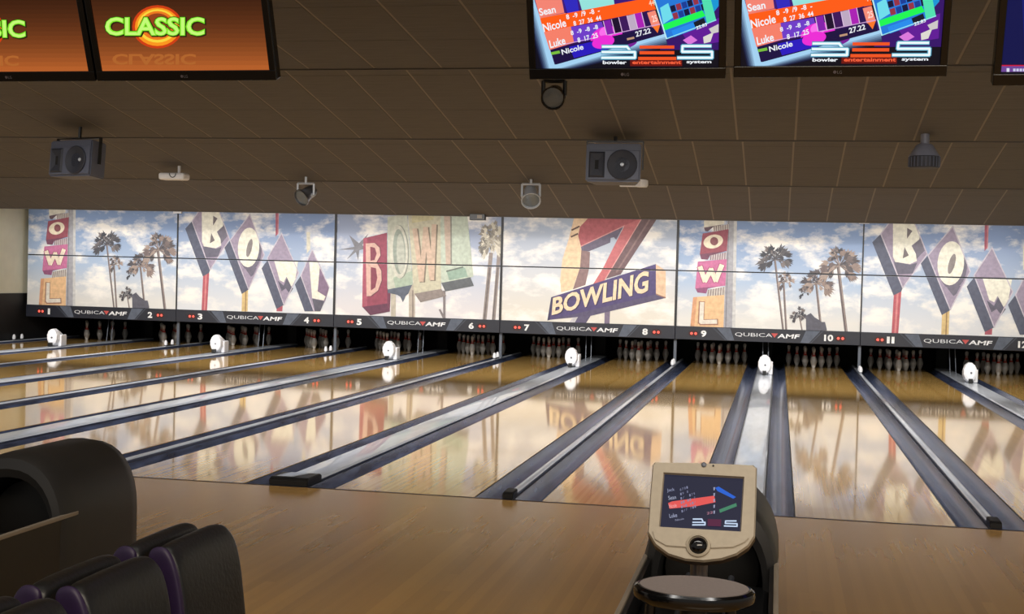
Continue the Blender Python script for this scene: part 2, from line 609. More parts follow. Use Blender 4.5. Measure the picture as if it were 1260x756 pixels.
ORD = ['one', 'two', 'three', 'four', 'five', 'six', 'seven', 'eight', 'nine', 'ten', 'eleven', 'twelve']
for k in range(6):
    px = pair_x(k)
    for s in (-1, 1):
        n = 2 * k + (1 if s < 0 else 2)
        cx = px + s * (W / 2 + LW / 2)
        t = thing('bowling_lane', 'glossy maple bowling lane running to the pins below the white number %s' % ORD[n - 1], 'lane',
                  (cx, 0, 0), 0, 'bowling lanes')
        bm = boxm(-LW / 2 + 0.001, LW / 2 - 0.001, 0.0005, LANE_END, -0.12, 0.0, bevel=0.0)
        obj('lane_bed', bm, M['lane'], t)
        # the edge boards of the lane bed, dark arrows and dots
        bm = gutter_bm(-LW / 2 - GUT, -LW / 2)
        obj('gutter', bm, [M['gutter'], M['gutter_lip']], t, True)
        bm = gutter_bm(LW / 2, LW / 2 + GUT)
        obj('gutter', bm, [M['gutter'], M['gutter_lip']], t, True)

def wide_cap(k):
    px = pair_x(k)
    hw = W / 2 - GUT - 0.002
    t = thing('ball_track_capping', 'wide grey capping over the ball track between lanes %s and %s' % (ORD[2 * k], ORD[2 * k + 1]), 'lane capping',
              (px, 0, 0), 0, 'wide cappings')
    bm = bmesh.new()
    pts = [(-hw, -0.12), (-hw, 0.012), (-hw + 0.014, 0.026), (-hw * .5, 0.0295), (0, 0.030), (hw * .5, 0.0295), (hw - 0.014, 0.026), (hw, 0.012), (hw, -0.12)]
    fs = prism(bm, pts, 0.16, LANE_END)
    for f in bm.faces:
        if abs(f.normal.x) > 0.9:
            f.material_index = 1
    obj('cover', bm, [M['cap'], M['cap_side']], t, True)
    bm = bmesh.new()
    prism(bm, [(-0.012, 0.0), (-0.012, 0.045), (0.02, 0.062), (0.26, 0.062), (0.30, 0.050), (0.30, 0.0)], -hw - 0.012, hw + 0.012, 'x')
    bmesh.ops.bevel(bm, geom=bm.edges[:], offset=0.006, segments=2, affect='EDGES')
    e = obj('end_cap', bm, M['black'], t)
    bm = bmesh.new()
    prism(bm, [(-hw * .8, 0.06), (hw * .1, 0.06), (hw * .5, 0.22), (-hw * .5, 0.24)], 0.060, 0.066, 'z')
    obj('end_cap_inlay', bm, M['cap'], e)
    for dx in (-0.05, 0.05):
        bm = bmesh.new()
        tube(bm, (dx, YM + 0.35, 0.031), (dx - 0.02, YM + 0.5, 0.62), 0.008, 6)
        obj('rod', bm, M['post'], t)

def narrow_cap(x, label):
    hw = NG / 2 - GUT - 0.001
    t = thing('division_capping', label, 'lane capping', (x, 0, 0), 0, 'narrow cappings')
    pts = [(-hw, -0.12), (-hw, 0.008)]
    for i in range(9):
        a = math.pi * (1 - i / 8)
        pts.append((hw * math.cos(a), 0.008 + 0.024 * math.sin(a)))
    pts += [(hw, -0.12)]
    bm = bmesh.new()
    prism(bm, pts, 0.10, LANE_END)
    for f in bm.faces:
        if abs(f.normal.x) > 0.95:
            f.material_index = 1
    obj('cover', bm, [M['cap'], M['cap_side']], t, True)
    bm = bmesh.new()
    prism(bm, [(-0.01, 0.0), (-0.01, 0.035), (0.02, 0.05), (0.17, 0.055), (0.17, 0.0)], -hw - 0.006, hw + 0.006, 'x')
    bmesh.ops.bevel(bm, geom=bm.edges[:], offset=0.006, segments=2, affect='EDGES')
    obj('end_cap', bm, M['black'], t)

for k in range(6):
    wide_cap(k)
for k in range(7):
    x = pair_x(k) - PAIR / 2
    if k == 0:
        narrow_cap(x, 'thin rounded grey capping between lane one and the side wall')
    elif k == 6:
        narrow_cap(x, 'thin rounded grey capping on the outer side of lane twelve')
    else:
        narrow_cap(x, 'thin rounded grey capping dividing lane %s from lane %s' % (ORD[2 * k - 1], ORD[2 * k]))

# ------------------------------------------------------------------ scoring cameras on the wide cappings, sensors on the thin ones
def scoring_camera(k, y):
    t = thing('scoring_camera', 'white domed scoring camera housing on the capping between lanes %s and %s' % (ORD[2 * k], ORD[2 * k + 1]),
              'camera', (pair_x(k), y, 0.0305), 0, 'scoring cameras')
    bm = bmesh.new()
    # faceted dome: tall octagonal face turned to the players, falling towards the pins
    rings = []
    for yy, w, h, z0 in ((-0.02, 0.070, 0.10, 0.075), (0.0, 0.105, 0.15, 0.03), (0.10, 0.115, 0.17, 0.0), (0.24, 0.10, 0.14, 0.0), (0.34, 0.06, 0.08, 0.0)):
        r = []
        for i in range(12):
            a = math.pi * 2 * i / 12 + math.pi / 12
            zz = z0 + h * (1 + math.sin(a) * 1.0)
            r.append(bm.verts.new((w * math.cos(a), yy, max(0.0, min(zz, 0.36)))))
        rings.append(r)
    for a, b in zip(rings, rings[1:]):
        for i in range(12):
            bm.faces.new((a[i], a[(i + 1) % 12], b[(i + 1) % 12], b[i]))
    bm.faces.new(rings[0][::-1]); bm.faces.new(rings[-1])
    bmesh.ops.recalc_face_normals(bm, faces=bm.faces[:])
    obj('housing', bm, M['white'], t)
    bm = boxm(0.06, 0.135, 0.10, 0.30, 0.0, 0.22, bevel=0.015)
    obj('side_pod', bm, M['white'], t)
    bm = bmesh.new()
    lathe(bm, [(0.0, 0), (0.016, 0), (0.016, 0.012), (0, 0.012)], 12)
    xform(bm, Matrix.Translation((0.01, -0.022, 0.17)) @ Matrix.Rotation(math.radians(90), 4, 'X'))
    obj('lens', bm, M['steel'], t)
    bm = boxm(-0.03, 0.03, -0.10, -0.02, 0.0, 0.075, bevel=0.006)
    obj('reflector_box', bm, M['black'], t)

for k in range(6):
    scoring_camera(k, 13.35)

def ball_sensor(x, label):
    t = thing('ball_sensor', label, 'sensor', (x, 14.85, 0.0325), 0, 'ball sensors on the thin cappings')
    bm = boxm(-0.02, 0.02, -0.17, 0.17, 0.0, 0.02)
    obj('base', bm, M['steel'], t)
    for yy in (-0.14, 0.14):
        bm = bmesh.new()
        lathe(bm, [(0.0, 0.02), (0.03, 0.02), (0.034, 0.06), (0.02, 0.11), (0.0, 0.12)], 10, (0, yy))
        obj('eye', bm, M['white'], t, True)

for k in range(7):
    x = pair_x(k) - PAIR / 2
    if k == 0:
        ball_sensor(x, 'pair of small white sensor eyes on the capping beside lane one and the wall')
    elif k < 6:
        ball_sensor(x, 'pair of small white sensor eyes on the capping between lanes %s and %s' % (ORD[2 * k - 1], ORD[2 * k]))

# ------------------------------------------------------------------ pins
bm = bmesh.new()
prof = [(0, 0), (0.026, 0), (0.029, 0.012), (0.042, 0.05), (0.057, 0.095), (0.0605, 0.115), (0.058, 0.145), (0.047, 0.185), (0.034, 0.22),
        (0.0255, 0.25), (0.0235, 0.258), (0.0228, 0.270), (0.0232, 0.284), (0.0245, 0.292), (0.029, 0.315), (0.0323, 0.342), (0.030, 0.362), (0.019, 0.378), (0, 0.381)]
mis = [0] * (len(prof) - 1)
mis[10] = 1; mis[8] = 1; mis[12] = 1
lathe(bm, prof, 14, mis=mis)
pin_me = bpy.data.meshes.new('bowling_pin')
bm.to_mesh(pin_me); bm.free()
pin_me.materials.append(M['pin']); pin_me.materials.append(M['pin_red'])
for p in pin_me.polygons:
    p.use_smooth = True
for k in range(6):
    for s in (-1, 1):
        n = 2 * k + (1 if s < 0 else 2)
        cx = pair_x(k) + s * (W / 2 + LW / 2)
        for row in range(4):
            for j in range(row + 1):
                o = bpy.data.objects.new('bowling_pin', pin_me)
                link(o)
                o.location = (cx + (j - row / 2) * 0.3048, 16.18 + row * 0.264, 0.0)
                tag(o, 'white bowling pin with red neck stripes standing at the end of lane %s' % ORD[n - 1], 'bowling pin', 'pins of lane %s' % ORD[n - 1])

# pit partitions (kickbacks) and the grey posts at pair joints
for k in range(6):
    bm = boxm(pair_x(k) - 0.10, pair_x(k) + 0.10, LANE_END + 0.005, PIT_END - 0.002, -0.12, 1.2)
    tag(obj('pit_partition', bm, M['pit']), 'black pit partition behind the capping between lanes %s and %s' % (ORD[2 * k], ORD[2 * k + 1]), 'partition', 'pit partitions')
for k in range(1, 6):
    x = pair_x(k) - PAIR / 2
    t = thing('pit_post', 'slim grey post under the joint of the sign panels between lanes %s and %s' % (ORD[2 * k - 1], ORD[2 * k]), 'post', (x, YM + 0.08, 0.033), 0, 'pit posts')
    bm = boxm(-0.028, 0.028, 0, 0.05, 0.0, ZB - 0.035, bevel=0.006)
    obj('upright', bm, M['post'], t)
    bm = boxm(-0.034, 0.034, -0.006, 0.056, 0.0, 0.03)
    obj('foot', bm, M['post'], t)

# ------------------------------------------------------------------ masking units
def conv_zoom(ox, oy, s, k):
    px = pair_x(k)
    def f(x, y):
        p = at_y(ox + x / s, oy + y / s, YM)
        return (p.x - px, p.z)
    return f

PALM_DK = [(74, 74, 84), (92, 90, 98), (108, 102, 106), (66, 68, 80), (128, 116, 114)]
PALM_MD = [(120, 104, 104), (150, 128, 120), (96, 88, 92), (172, 150, 138), (84, 80, 88)]
PALM_LT = [(205, 198, 176), (176, 166, 148), (148, 140, 128), (222, 214, 194), (120, 116, 108)]

def art_palms():
    P = Print(conv_zoom(830, 265, 5.25, 4))
    P.poly([(342, 0), (402, 0), (385, 735), (316, 735)], (168, 168, 178))
    P.poly([(384, 0), (404, 0), (392, 735), (372, 735)], (206, 206, 206))
    P.line([(352, 0), (330, 735)], 6, (130, 128, 140))
    P.poly([(190, 20), (322, 10), (320, 58), (190, 80)], (228, 222, 202))
    P.poly([(190, 80), (320, 58), (245, 80), (215, 105), (197, 102)], (108, 80, 96))
    P.stripes([(250, 72), (350, 58), (350, 92), (252, 104)], 7, (205, 194, 184), (130, 110, 112))
    P.poly([(163, 250), (338, 230), (228, 264), (215, 288), (172, 284)], (128, 68, 98))
    P.poly([(182, 118), (348, 90), (338, 232), (163, 252)], (168, 72, 92))
    P.ell(250, 170, 64, 44, (246, 228, 196), -14)
    P.ell(256, 168, 26, 27, (150, 78, 86), -14)
    P.stripes([(230, 260), (335, 238), (332, 288), (226, 290)], 7, (205, 190, 192), (140, 112, 124))
    P.poly([(133, 470), (328, 454), (215, 474), (205, 506), (148, 500)], (158, 78, 128))
    P.poly([(150, 300), (338, 284), (328, 456), (133, 473)], (218, 108, 164))
    W_ = [(166, 338), (196, 424), (236, 352), (266, 422), (304, 326)]
    P.line(W_, 42, (180, 78, 128))
    P.line(W_, 31, (246, 228, 200))
    P.stripes([(214, 482), (326, 462), (323, 520), (208, 526)], 7, (206, 196, 186), (140, 124, 124))
    P.poly([(120, 530), (322, 515), (316, 735), (100, 735)], (246, 192, 134))
    P.poly([(120, 530), (146, 528), (126, 735), (100, 735)], (232, 160, 110))
    P.line([(176, 566), (170, 692), (272, 690)], 40, (176, 118, 88))
    P.line([(178, 568), (172, 690), (268, 688)], 27, (236, 226, 210))
    for a, b, w in (((648, 285), (702, 745), 13), ((704, 430), (722, 745), 13), ((914, 430), (948, 750), 15), ((1056, 320), (1108, 752), 21), ((806, 650), (824, 745), 9)):
        P.line([a, b], w, (112, 98, 100))
        P.line([(a[0] + w * .25, a[1]), (b[0] + w * .25, b[1])], w * .35, (160, 142, 136))
    P.palm(718, 430, 66, 78, PALM_MD, 30, 3, 0.9)
    P.palm(650, 285, 128, 112, PALM_DK, 46, 4, 0.9)
    P.palm(920, 440, 122, 104, PALM_MD, 46, 5, 1.0)
    P.palm(840, 500, 56, 60, PALM_DK, 12, 15, 0.9)
    P.palm(1066, 325, 152, 140, PALM_MD, 50, 6, 0.9)
    P.palm(1040, 262, 70, 66, PALM_DK, 14, 16, 0.8)
    P.palm(805, 656, 70, 70, PALM_DK, 24, 7, 0.8)
    P.poly([(848, 650), (880, 632), (905, 660), (932, 676), (950, 690), (972, 690), (985, 745), (850, 745)], (92, 92, 108))
    return P

def art_diamonds():
    P = Print(conv_zoom(210, 255, 6, 1))
    SL, LI, HI, CR = (88, 94, 120), (164, 148, 176), (206, 196, 212), (242, 238, 218)
    P.poly([(775, 0), (800, 0), (796, 190), (775, 218)], (190, 84, 108))
    P.line([(795, 0), (792, 200)], 6, (225, 140, 150))
    P.poly([(1003, 185), (1029, 185), (1031, 310), (1005, 345)], (218, 212, 190))
    P.poly([(240, 495), (285, 480), (268, 770), (228, 770)], (204, 84, 98))
    P.line([(262, 490), (250, 770)], 12, (230, 130, 134))
    P.poly([(528, 600), (572, 600), (568, 770), (524, 770)], (226, 190, 118))
    P.line([(556, 600), (552, 770)], 8, (170, 130, 80))
    P.poly([(785, 710), (828, 715), (825, 770), (782, 770)], (196, 84, 104))
    # B
    P.poly([(108, 160), (158, 104), (292, 462), (284, 486), (238, 512)], SL)
    P.poly([(158, 104), (215, 20), (355, 20), (436, 236), (292, 462)], LI)
    P.poly([(236, 286), (332, 308), (376, 296), (350, 366), (262, 374)], (106, 102, 124))
    P.poly([(340, 185), (392, 120), (420, 215), (372, 270)], (118, 112, 132))
    P.poly([(230, 20), (345, 20), (392, 96), (388, 140), (342, 182), (368, 236), (374, 284), (332, 304), (246, 290), (232, 255)], CR)
    P.poly([(315, 64), (346, 84), (314, 136)], (120, 108, 112))
    P.poly([(300, 190), (326, 246), (290, 268)], (120, 108, 112))
    for l in ([(158, 104), (292, 462)], [(436, 238), (292, 462)], [(158, 104), (215, 20)], [(362, 40), (436, 238)]):
        P.line(l, 7, HI)
    # O
    P.poly([(398, 300), (440, 246), (580, 606), (526, 642)], SL)
    P.poly([(440, 246), (586, 54), (692, 352), (576, 606)], LI)
    P.ell(590, 330, 82, 138, (112, 106, 128), 4)
    P.poly([(556, 462), (636, 446), (612, 500), (594, 516), (580, 496)], (112, 106, 128))
    P.ell(576, 298, 79, 146, CR, 3)
    P.ell(582, 302, 19, 68, (142, 132, 132), 13)
    for l in ([(440, 246), (576, 606)], [(692, 352), (576, 606)], [(440, 246), (586, 54)], [(586, 54), (692, 352)]):
        P.line(l, 7, HI)
    # W
    P.poly([(672, 452), (716, 392), (838, 722), (782, 752)], SL)
    P.poly([(715, 376), (820, 194), (946, 486), (838, 722)], LI)
    P.poly([(790, 540), (835, 580), (860, 522), (892, 590), (906, 600), (880, 640), (850, 600), (820, 622)], (100, 98, 120))
    P.poly([(748, 262), (764, 250), (780, 262), (802, 352), (822, 322), (838, 322), (850, 352), (872, 404), (878, 348), (934, 340), (946, 368), (918, 556), (892, 586),
            (856, 514), (836, 556), (806, 540), (762, 382)], CR)
    for l in ([(715, 376), (838, 722)], [(946, 486), (838, 722)], [(715, 376), (820, 194)], [(820, 194), (946, 486)]):
        P.line(l, 7, HI)
    # L
    P.poly([(918, 572), (962, 506), (1060, 770), (990, 770)], SL)
    P.poly([(962, 506), (1046, 314), (1172, 592), (1142, 692), (1100, 770), (1060, 770)], LI)
    P.poly([(1100, 420), (1172, 592), (1142, 692), (1088, 630)], (140, 112, 146))
    P.poly([(1046, 676), (1136, 694), (1106, 770), (1066, 770)], (96, 94, 112))
    P.poly([(1024, 404), (1090, 404), (1102, 450), (1086, 622), (1146, 660), (1132, 690), (1046, 672)], CR)
    for l in ([(962, 506), (1060, 770)], [(962, 506), (1046, 314)], [(1046, 314), (1172, 592)]):
        P.line(l, 7, HI)
    return P

def art_green():
    P = Print(conv_zoom(410, 260, 5.727, 2))
    P.poly([(112, 168), (182, 226), (248, 158), (206, 240), (236, 262), (184, 276), (176, 350), (160, 288), (94, 342), (148, 272), (40, 272), (150, 250)], (130, 130, 140))
    P.line([(1112, 300), (1066, 770)], 28, (152, 138, 132))
    P.line([(1168, 300), (1130, 770)], 25, (152, 138, 132))
    P.line([(1104, 400), (1064, 770)], 8, (110, 100, 100))
    P.line([(1160, 400), (1124, 770)], 8, (110, 100, 100))
    P.palm(1120, 200, 112, 170, PALM_LT, 60, 9, 1.0)
    P.palm(1090, 250, 60, 110, PALM_LT, 26, 10, 1.2)
    P.poly([(408, 540), (442, 540), (440, 770), (408, 770)], (198, 188, 168))
    P.poly([(534, 510), (576, 510), (576, 770), (534, 770)], (192, 178, 160))
    P.line([(562, 560), (562, 770)], 8, (140, 124, 116))
    P.poly([(774, 560), (792, 560), (792, 770), (780, 770), (744, 694), (756, 690), (776, 725)], (138, 128, 130))
    # red B box
    P.poly([(205, 674), (378, 646), (400, 708), (262, 734)], (116, 58, 88))
    P.poly([(376, 540), (406, 560), (400, 710), (376, 648)], (132, 62, 92))
    P.poly([(214, 192), (380, 152), (382, 650), (205, 676)], (168, 68, 94))
    P.poly([(214, 192), (240, 186), (240, 668), (205, 676)], (190, 82, 108))
    P.poly([(236, 226), (298, 224), (334, 258), (340, 312), (312, 362), (346, 420), (348, 490), (322, 562), (272, 602), (240, 602)], (120, 52, 76))
    P.poly([(230, 228), (292, 224), (328, 258), (334, 312), (306, 360), (340, 420), (342, 490), (316, 560), (266, 598), (236, 600)], (228, 178, 162))
    P.poly([(262, 250), (294, 258), (308, 298), (292, 344), (264, 350)], (150, 62, 86))
    P.poly([(266, 394), (302, 402), (312, 470), (298, 538), (266, 560)], (150, 62, 86))
    # green O panel
    P.poly([(384, 548), (560, 514), (530, 582), (512, 596), (492, 642), (474, 604), (452, 590), (386, 576)], (94, 104, 124))
    P.poly([(384, 40), (522, 20), (562, 516), (384, 552)], (200, 204, 184))
    P.poly([(424, 470), (558, 420), (562, 518), (440, 542)], (170, 190, 166))
    P.ell(470, 286, 66, 190, (146, 150, 138), -2)
    P.ell(464, 286, 62, 188, (210, 208, 190), -2)
    P.ell(466, 286, 44, 160, (156, 168, 154), -2)
    P.ell(476, 300, 28, 140, (190, 194, 178), -2)
    # W panel
    P.poly([(570, 578), (760, 546), (798, 598), (616, 642)], (150, 136, 130))
    P.poly([(528, 30), (756, 10), (762, 548), (570, 582)], (204, 198, 168))
    P.poly([(556, 20), (720, 10), (706, 60), (556, 84)], (206, 196, 146))
    WW = [(576, 130), (622, 488), (652, 120), (696, 478), (712, 100)]
    P.line([(x + 8, y + 4) for x, y in WW], 38, (136, 122, 104))
    P.line(WW, 33, (216, 182, 156))
    # L panel
    P.poly([(762, 504), (966, 462), (992, 526), (790, 566)], (98, 104, 110))
    P.poly([(756, 10), (944, 10), (988, 462), (762, 506)], (194, 208, 188))
    P.poly([(818, 20), (836, 40), (838, 370), (826, 376)], (140, 140, 128))
    P.poly([(780, 20), (826, 10), (828, 376), (796, 376)], (206, 180, 160))
    P.poly([(800, 424), (912, 392), (932, 404), (950, 462), (818, 488)], (148, 180, 160))
    P.line([(800, 424), (914, 394)], 10, (110, 122, 112))
    return P

def art_seven():
    P = Print(conv_zoom(660, 265, 7, 3))
    o = 315
    P.poly([(330, 0), (520, 0), (380, 92), (362, 160), (388, 300), (376, 452), (312, 640), (214, 664), (204, 560), (224, 380), (280, 200)], (246, 206, 160))
    P.line([(306, 128), (370, 96)], 14, (110, 80, 70))
    P.line([(300, 186), (356, 160)], 14, (110, 80, 70))
    P.poly([(388, 296), (462, 318), (456, 452), (422, 602), (314, 640), (376, 452)], (150, 116, 116))
    P.poly([(384, 268), (748, 100), (688, 212), (668, 190), (640, 196), (636, 236), (450, 312), (390, 304)], (108, 98, 126))
    P.poly([(470, 0), (1000, 0), (760, 90), (384, 268), (360, 176), (376, 100)], (196, 88, 98))
    P.line([(384, 268), (760, 90)], 9, (228, 150, 148))
    P.poly([(905, 20), (1046, 20), (726, 510), (600, 548)], (120, 90, 96))
    P.line([(975, 40), (690, 490)], 14, (150, 116, 116))
    P.poly([(760, 88), (912, 20), (586, 562), (488, 596), (572, 460), (738, 130)], (216, 106, 112))
    P.line([(906, 30), (590, 555)], 8, (236, 160, 156))
    # posts
    P.poly([(588, 500 + o), (636, 500 + o), (630, 620 + o), (586, 620 + o)], (128, 110, 140))
    P.poly([(350, 520 + o), (482, 530 + o), (424, 620 + o), (296, 612 + o)], (96, 86, 124))
    P.poly([(340, 526 + o), (382, 520 + o), (330, 612 + o), (286, 606 + o)], (206, 200, 204))
    # box
    P.poly([(95, 588 + o), (1030, 364 + o), (1114, 398 + o), (470, 552 + o), (380, 560 + o)], (92, 82, 122))
    P.poly([(1030, 108 + o), (1114, 160 + o), (1114, 398 + o), (1030, 366 + o)], (238, 192, 152))
    P.line([(1030, 364 + o), (1112, 396 + o)], 10, (170, 120, 100))
    P.poly([(128, 392 + o), (1030, 106 + o), (1030, 368 + o), (95, 592 + o)], (84, 70, 132))
    P.poly([(128, 392 + o), (150, 385 + o), (118, 586 + o), (95, 592 + o)], (66, 58, 104))
    P.text('BOWLING', (140, 556 + o), (968, 352 + o), (978, 160 + o), (152, 402 + o), (60, 46, 90), 0.035)
    P.text('BOWLING', (132, 548 + o), (960, 348 + o), (972, 156 + o), (144, 396 + o), (248, 216, 172), 0.03)
    return P

def half_mesh(P, k, upper, name, parent):
    lo, hi = (ZS + 0.012, ZT) if upper else (ZA, ZS - 0.014)
    e = 0.012
    clips = [((0, 0, lo), (0, 0, -1)), ((0, 0, hi), (0, 0, 1)), ((-PAIR / 2 + e, 0, 0), (-1, 0, 0)), ((PAIR / 2 - e, 0, 0), (1, 0, 0))]
    bm = P.bm(lambda a, b, d: (a, -d - 0.0006, b), clips)
    return obj(name, bm, M['print'], parent)

ARTS = {'A': (art_palms(), 'skyA'), 'B': (art_diamonds(), 'skyB'), 'C': (art_green(), 'skyC'), 'D': (art_seven(), 'skyD')}
UNIT = [('A', 'sign panel with palm trees and tall pink owl-lettered tower over lanes one and two'),
        ('B', 'sign panel with lilac diamond letters on poles over lanes three and four'),
        ('C', 'sign panel with red and pale green bowl sign and star over lanes five and six'),
        ('D', 'sign panel with big red seven and purple bowling board over lanes seven and eight'),
        ('A', 'sign panel with palm trees and tall pink owl-lettered tower over lanes nine and ten'),
        ('B', 'sign panel with lilac diamond letters on poles over lanes eleven and twelve')]
print_cache = {}

def strip_marks(st):
    """flat marks on the dark strip: chevrons, maker lettering, painted glow around the lamps"""
    zc = lambda t: ZB + t * (ZA - ZB)       # 0 bottom, 1 top of the strip
    g = (84, 94, 114)
    def one(name, fill, dep=0.0305):
        P = Print(step=0.0005)
        fill(P)
        obj(name, P.bm(lambda a, b, d: (a, -dep - d, b)), M['print'], st)
    one('slash', lambda P: P.poly([(-0.985, zc(.97)), (-0.955, zc(.97)), (-0.70, zc(.03)), (-0.74, zc(.03))], (58, 64, 80)))
    one('chevron', lambda P: P.poly([(-0.90, zc(.95)), (-0.655, zc(.95)), (-0.575, zc(.05)), (-0.70, zc(.05))], g), 0.031)
    one('chevron', lambda P: P.poly([(0.70, zc(.95)), (0.955, zc(.95)), (0.76, zc(.05)), (0.61, zc(.05))], g))
    one('slash', lambda P: P.poly([(0.985, zc(.97)), (1.015, zc(.97)), (0.80, zc(.03)), (0.775, zc(.03))], (58, 64, 80)))
    z0, z1 = zc(.34), zc(.66)
    one('thin_lettering', lambda P: P.text('QUBICA', (-0.565, z0), (0.105, z0), (0.105, z1), (-0.565, z1), (216, 218, 224), 0.0))
    one('triangle_mark', lambda P: P.poly([(0.085, zc(.68)), (0.205, zc(.68)), (0.145, zc(.36))], (226, 70, 66)), 0.031)
    one('bold_lettering', lambda P: P.text('AMF', (0.195, z0), (0.575, z0), (0.60, z1), (0.205, z1), (236, 236, 240), 0.025), 0.0315)
    for xx in (-1.318, 1.313):
        one('painted_lamp_glow', lambda P: P.ell(xx, zc(.47), 0.10, 0.062, (58, 14, 14), 0, 20))  # dark red oval paints the glow around the red lamps

def unit(k):
    art, label = UNIT[k]
    P, sky = ARTS[art]
    t = thing('masking_unit', label, 'sign panel', (pair_x(k), YM, 0), 0, 'sign panels over the pins')
    w = PAIR / 2 - 0.010
    for upper in (True, False):
        lo, hi = (ZS + 0.010, ZT) if upper else (ZA, ZS - 0.012)
        nm = 'upper_panel' if upper else 'lower_panel'
        key = (art, upper)
        if key not in print_cache:
            bm = boxm(-w, w, 0.0, 0.025, lo, hi)
            a = obj(nm, bm, M[sky], t)
            b = half_mesh(P, k, upper, 'printed_picture', a)
            print_cache[key] = (a.data, b.data)
        else:
            a = link(bpy.data.objects.new(nm, print_cache[key][0]), t)
            link(bpy.data.objects.new('printed_picture', print_cache[key][1]), a)
    bm = boxm(-PAIR / 2 + 0.003, PAIR / 2 - 0.003, 0.03, 0.06, ZB, ZT)
    obj('backing_frame', bm, M['panel_edge'], t)
    bm = boxm(-PAIR / 2 + 0.003, PAIR / 2 - 0.003, -0.03, 0.03, ZB, ZA, bevel=0.006)
    st = obj('number_strip', bm, M['strip'], t)
    strip_marks(st)
    zc = ZB + 0.47 * (ZA - ZB)
    for s, n in ((-1, 2 * k + 1), (1, 2 * k + 2)):
        wd = 0.10 if n < 10 else 0.16
        if n == 1:
            wd = 0.05
        if n == 11:
            wd = 0.13
        c = -1.134 if s < 0 else 1.105
        for dg, c2, w2 in ([('1', c - 0.04, 0.05), ('1', c + 0.04, 0.05)] if n == 11 else [(str(n), c, wd)]):
            P2 = Print(lambda x, z: (x, z))
            P2.text(dg, (c2 - w2 / 2, zc - 0.058), (c2 + w2 / 2, zc - 0.058), (c2 + w2 / 2, zc + 0.062), (c2 - w2 / 2, zc + 0.062), (240, 240, 240), 0.04, True)
            obj('lane_number', P2.bm(lambda a, b, d: (a, -0.034 - d, b)), M['print'], st)
        for dx in (-0.038, 0.038):
            bm = bmesh.new()
            lathe(bm, [(0.0, 0.012), (0.015, 0.010), (0.024, 0.0)], 12)
            xform(bm, Matrix.Translation((-1.318 if s < 0 else 1.313, -0.031, zc)) @ Matrix.Translation((dx, 0, 0)) @ Matrix.Rotation(math.radians(90), 4, 'X'))
            obj('indicator_light', bm, M['red_led'], st, True)
    return t

for k in range(6):
    unit(k)
# dark joint strips between units and small white clips on the top edge
for k in range(1, 6):
    x = pair_x(k) - PAIR / 2
    thick = 0.012 if k in (1, 5) else 0.022
    bm = boxm(x - thick, x + thick, YM - 0.024, YM - 0.0125, ZA + 0.002, ZT)
    tag(obj('joint_strip', bm, M['panel_edge']), 'dark upright strip covering the panel joint between lanes %s and %s' % (ORD[2 * k - 1], ORD[2 * k]), 'strip', 'panel joint strips')
for k in (1, 5):
    x = pair_x(k) - PAIR / 2
    p = at_y(218 if k == 1 else 1060, 261 if k == 1 else 273.5, YM - 0.03)
    bm = boxm(x - 0.09, x + 0.09, YM - 0.055, YM - 0.0245, p.z - 0.03, p.z + 0.05, bevel=0.006)
    tag(obj('panel_clip', bm, M['white']), 'small white clip over the panel joint between lanes %s and %s' % (ORD[2 * k - 1], ORD[2 * k]), 'clip', 'panel clips')

# ------------------------------------------------------------------ televisions
TILT = math.radians(21)
TVY = -2.5
TN = Vector((0, -math.cos(TILT), -math.sin(TILT)))       # faces the seats and down
TU = Vector((0, -math.sin(TILT), math.cos(TILT)))        # up along the screen

def tv_frame(x0, x1, row_bl, px_bl):
    """lower-left corner from a picture point; returns origin and width"""
    return None

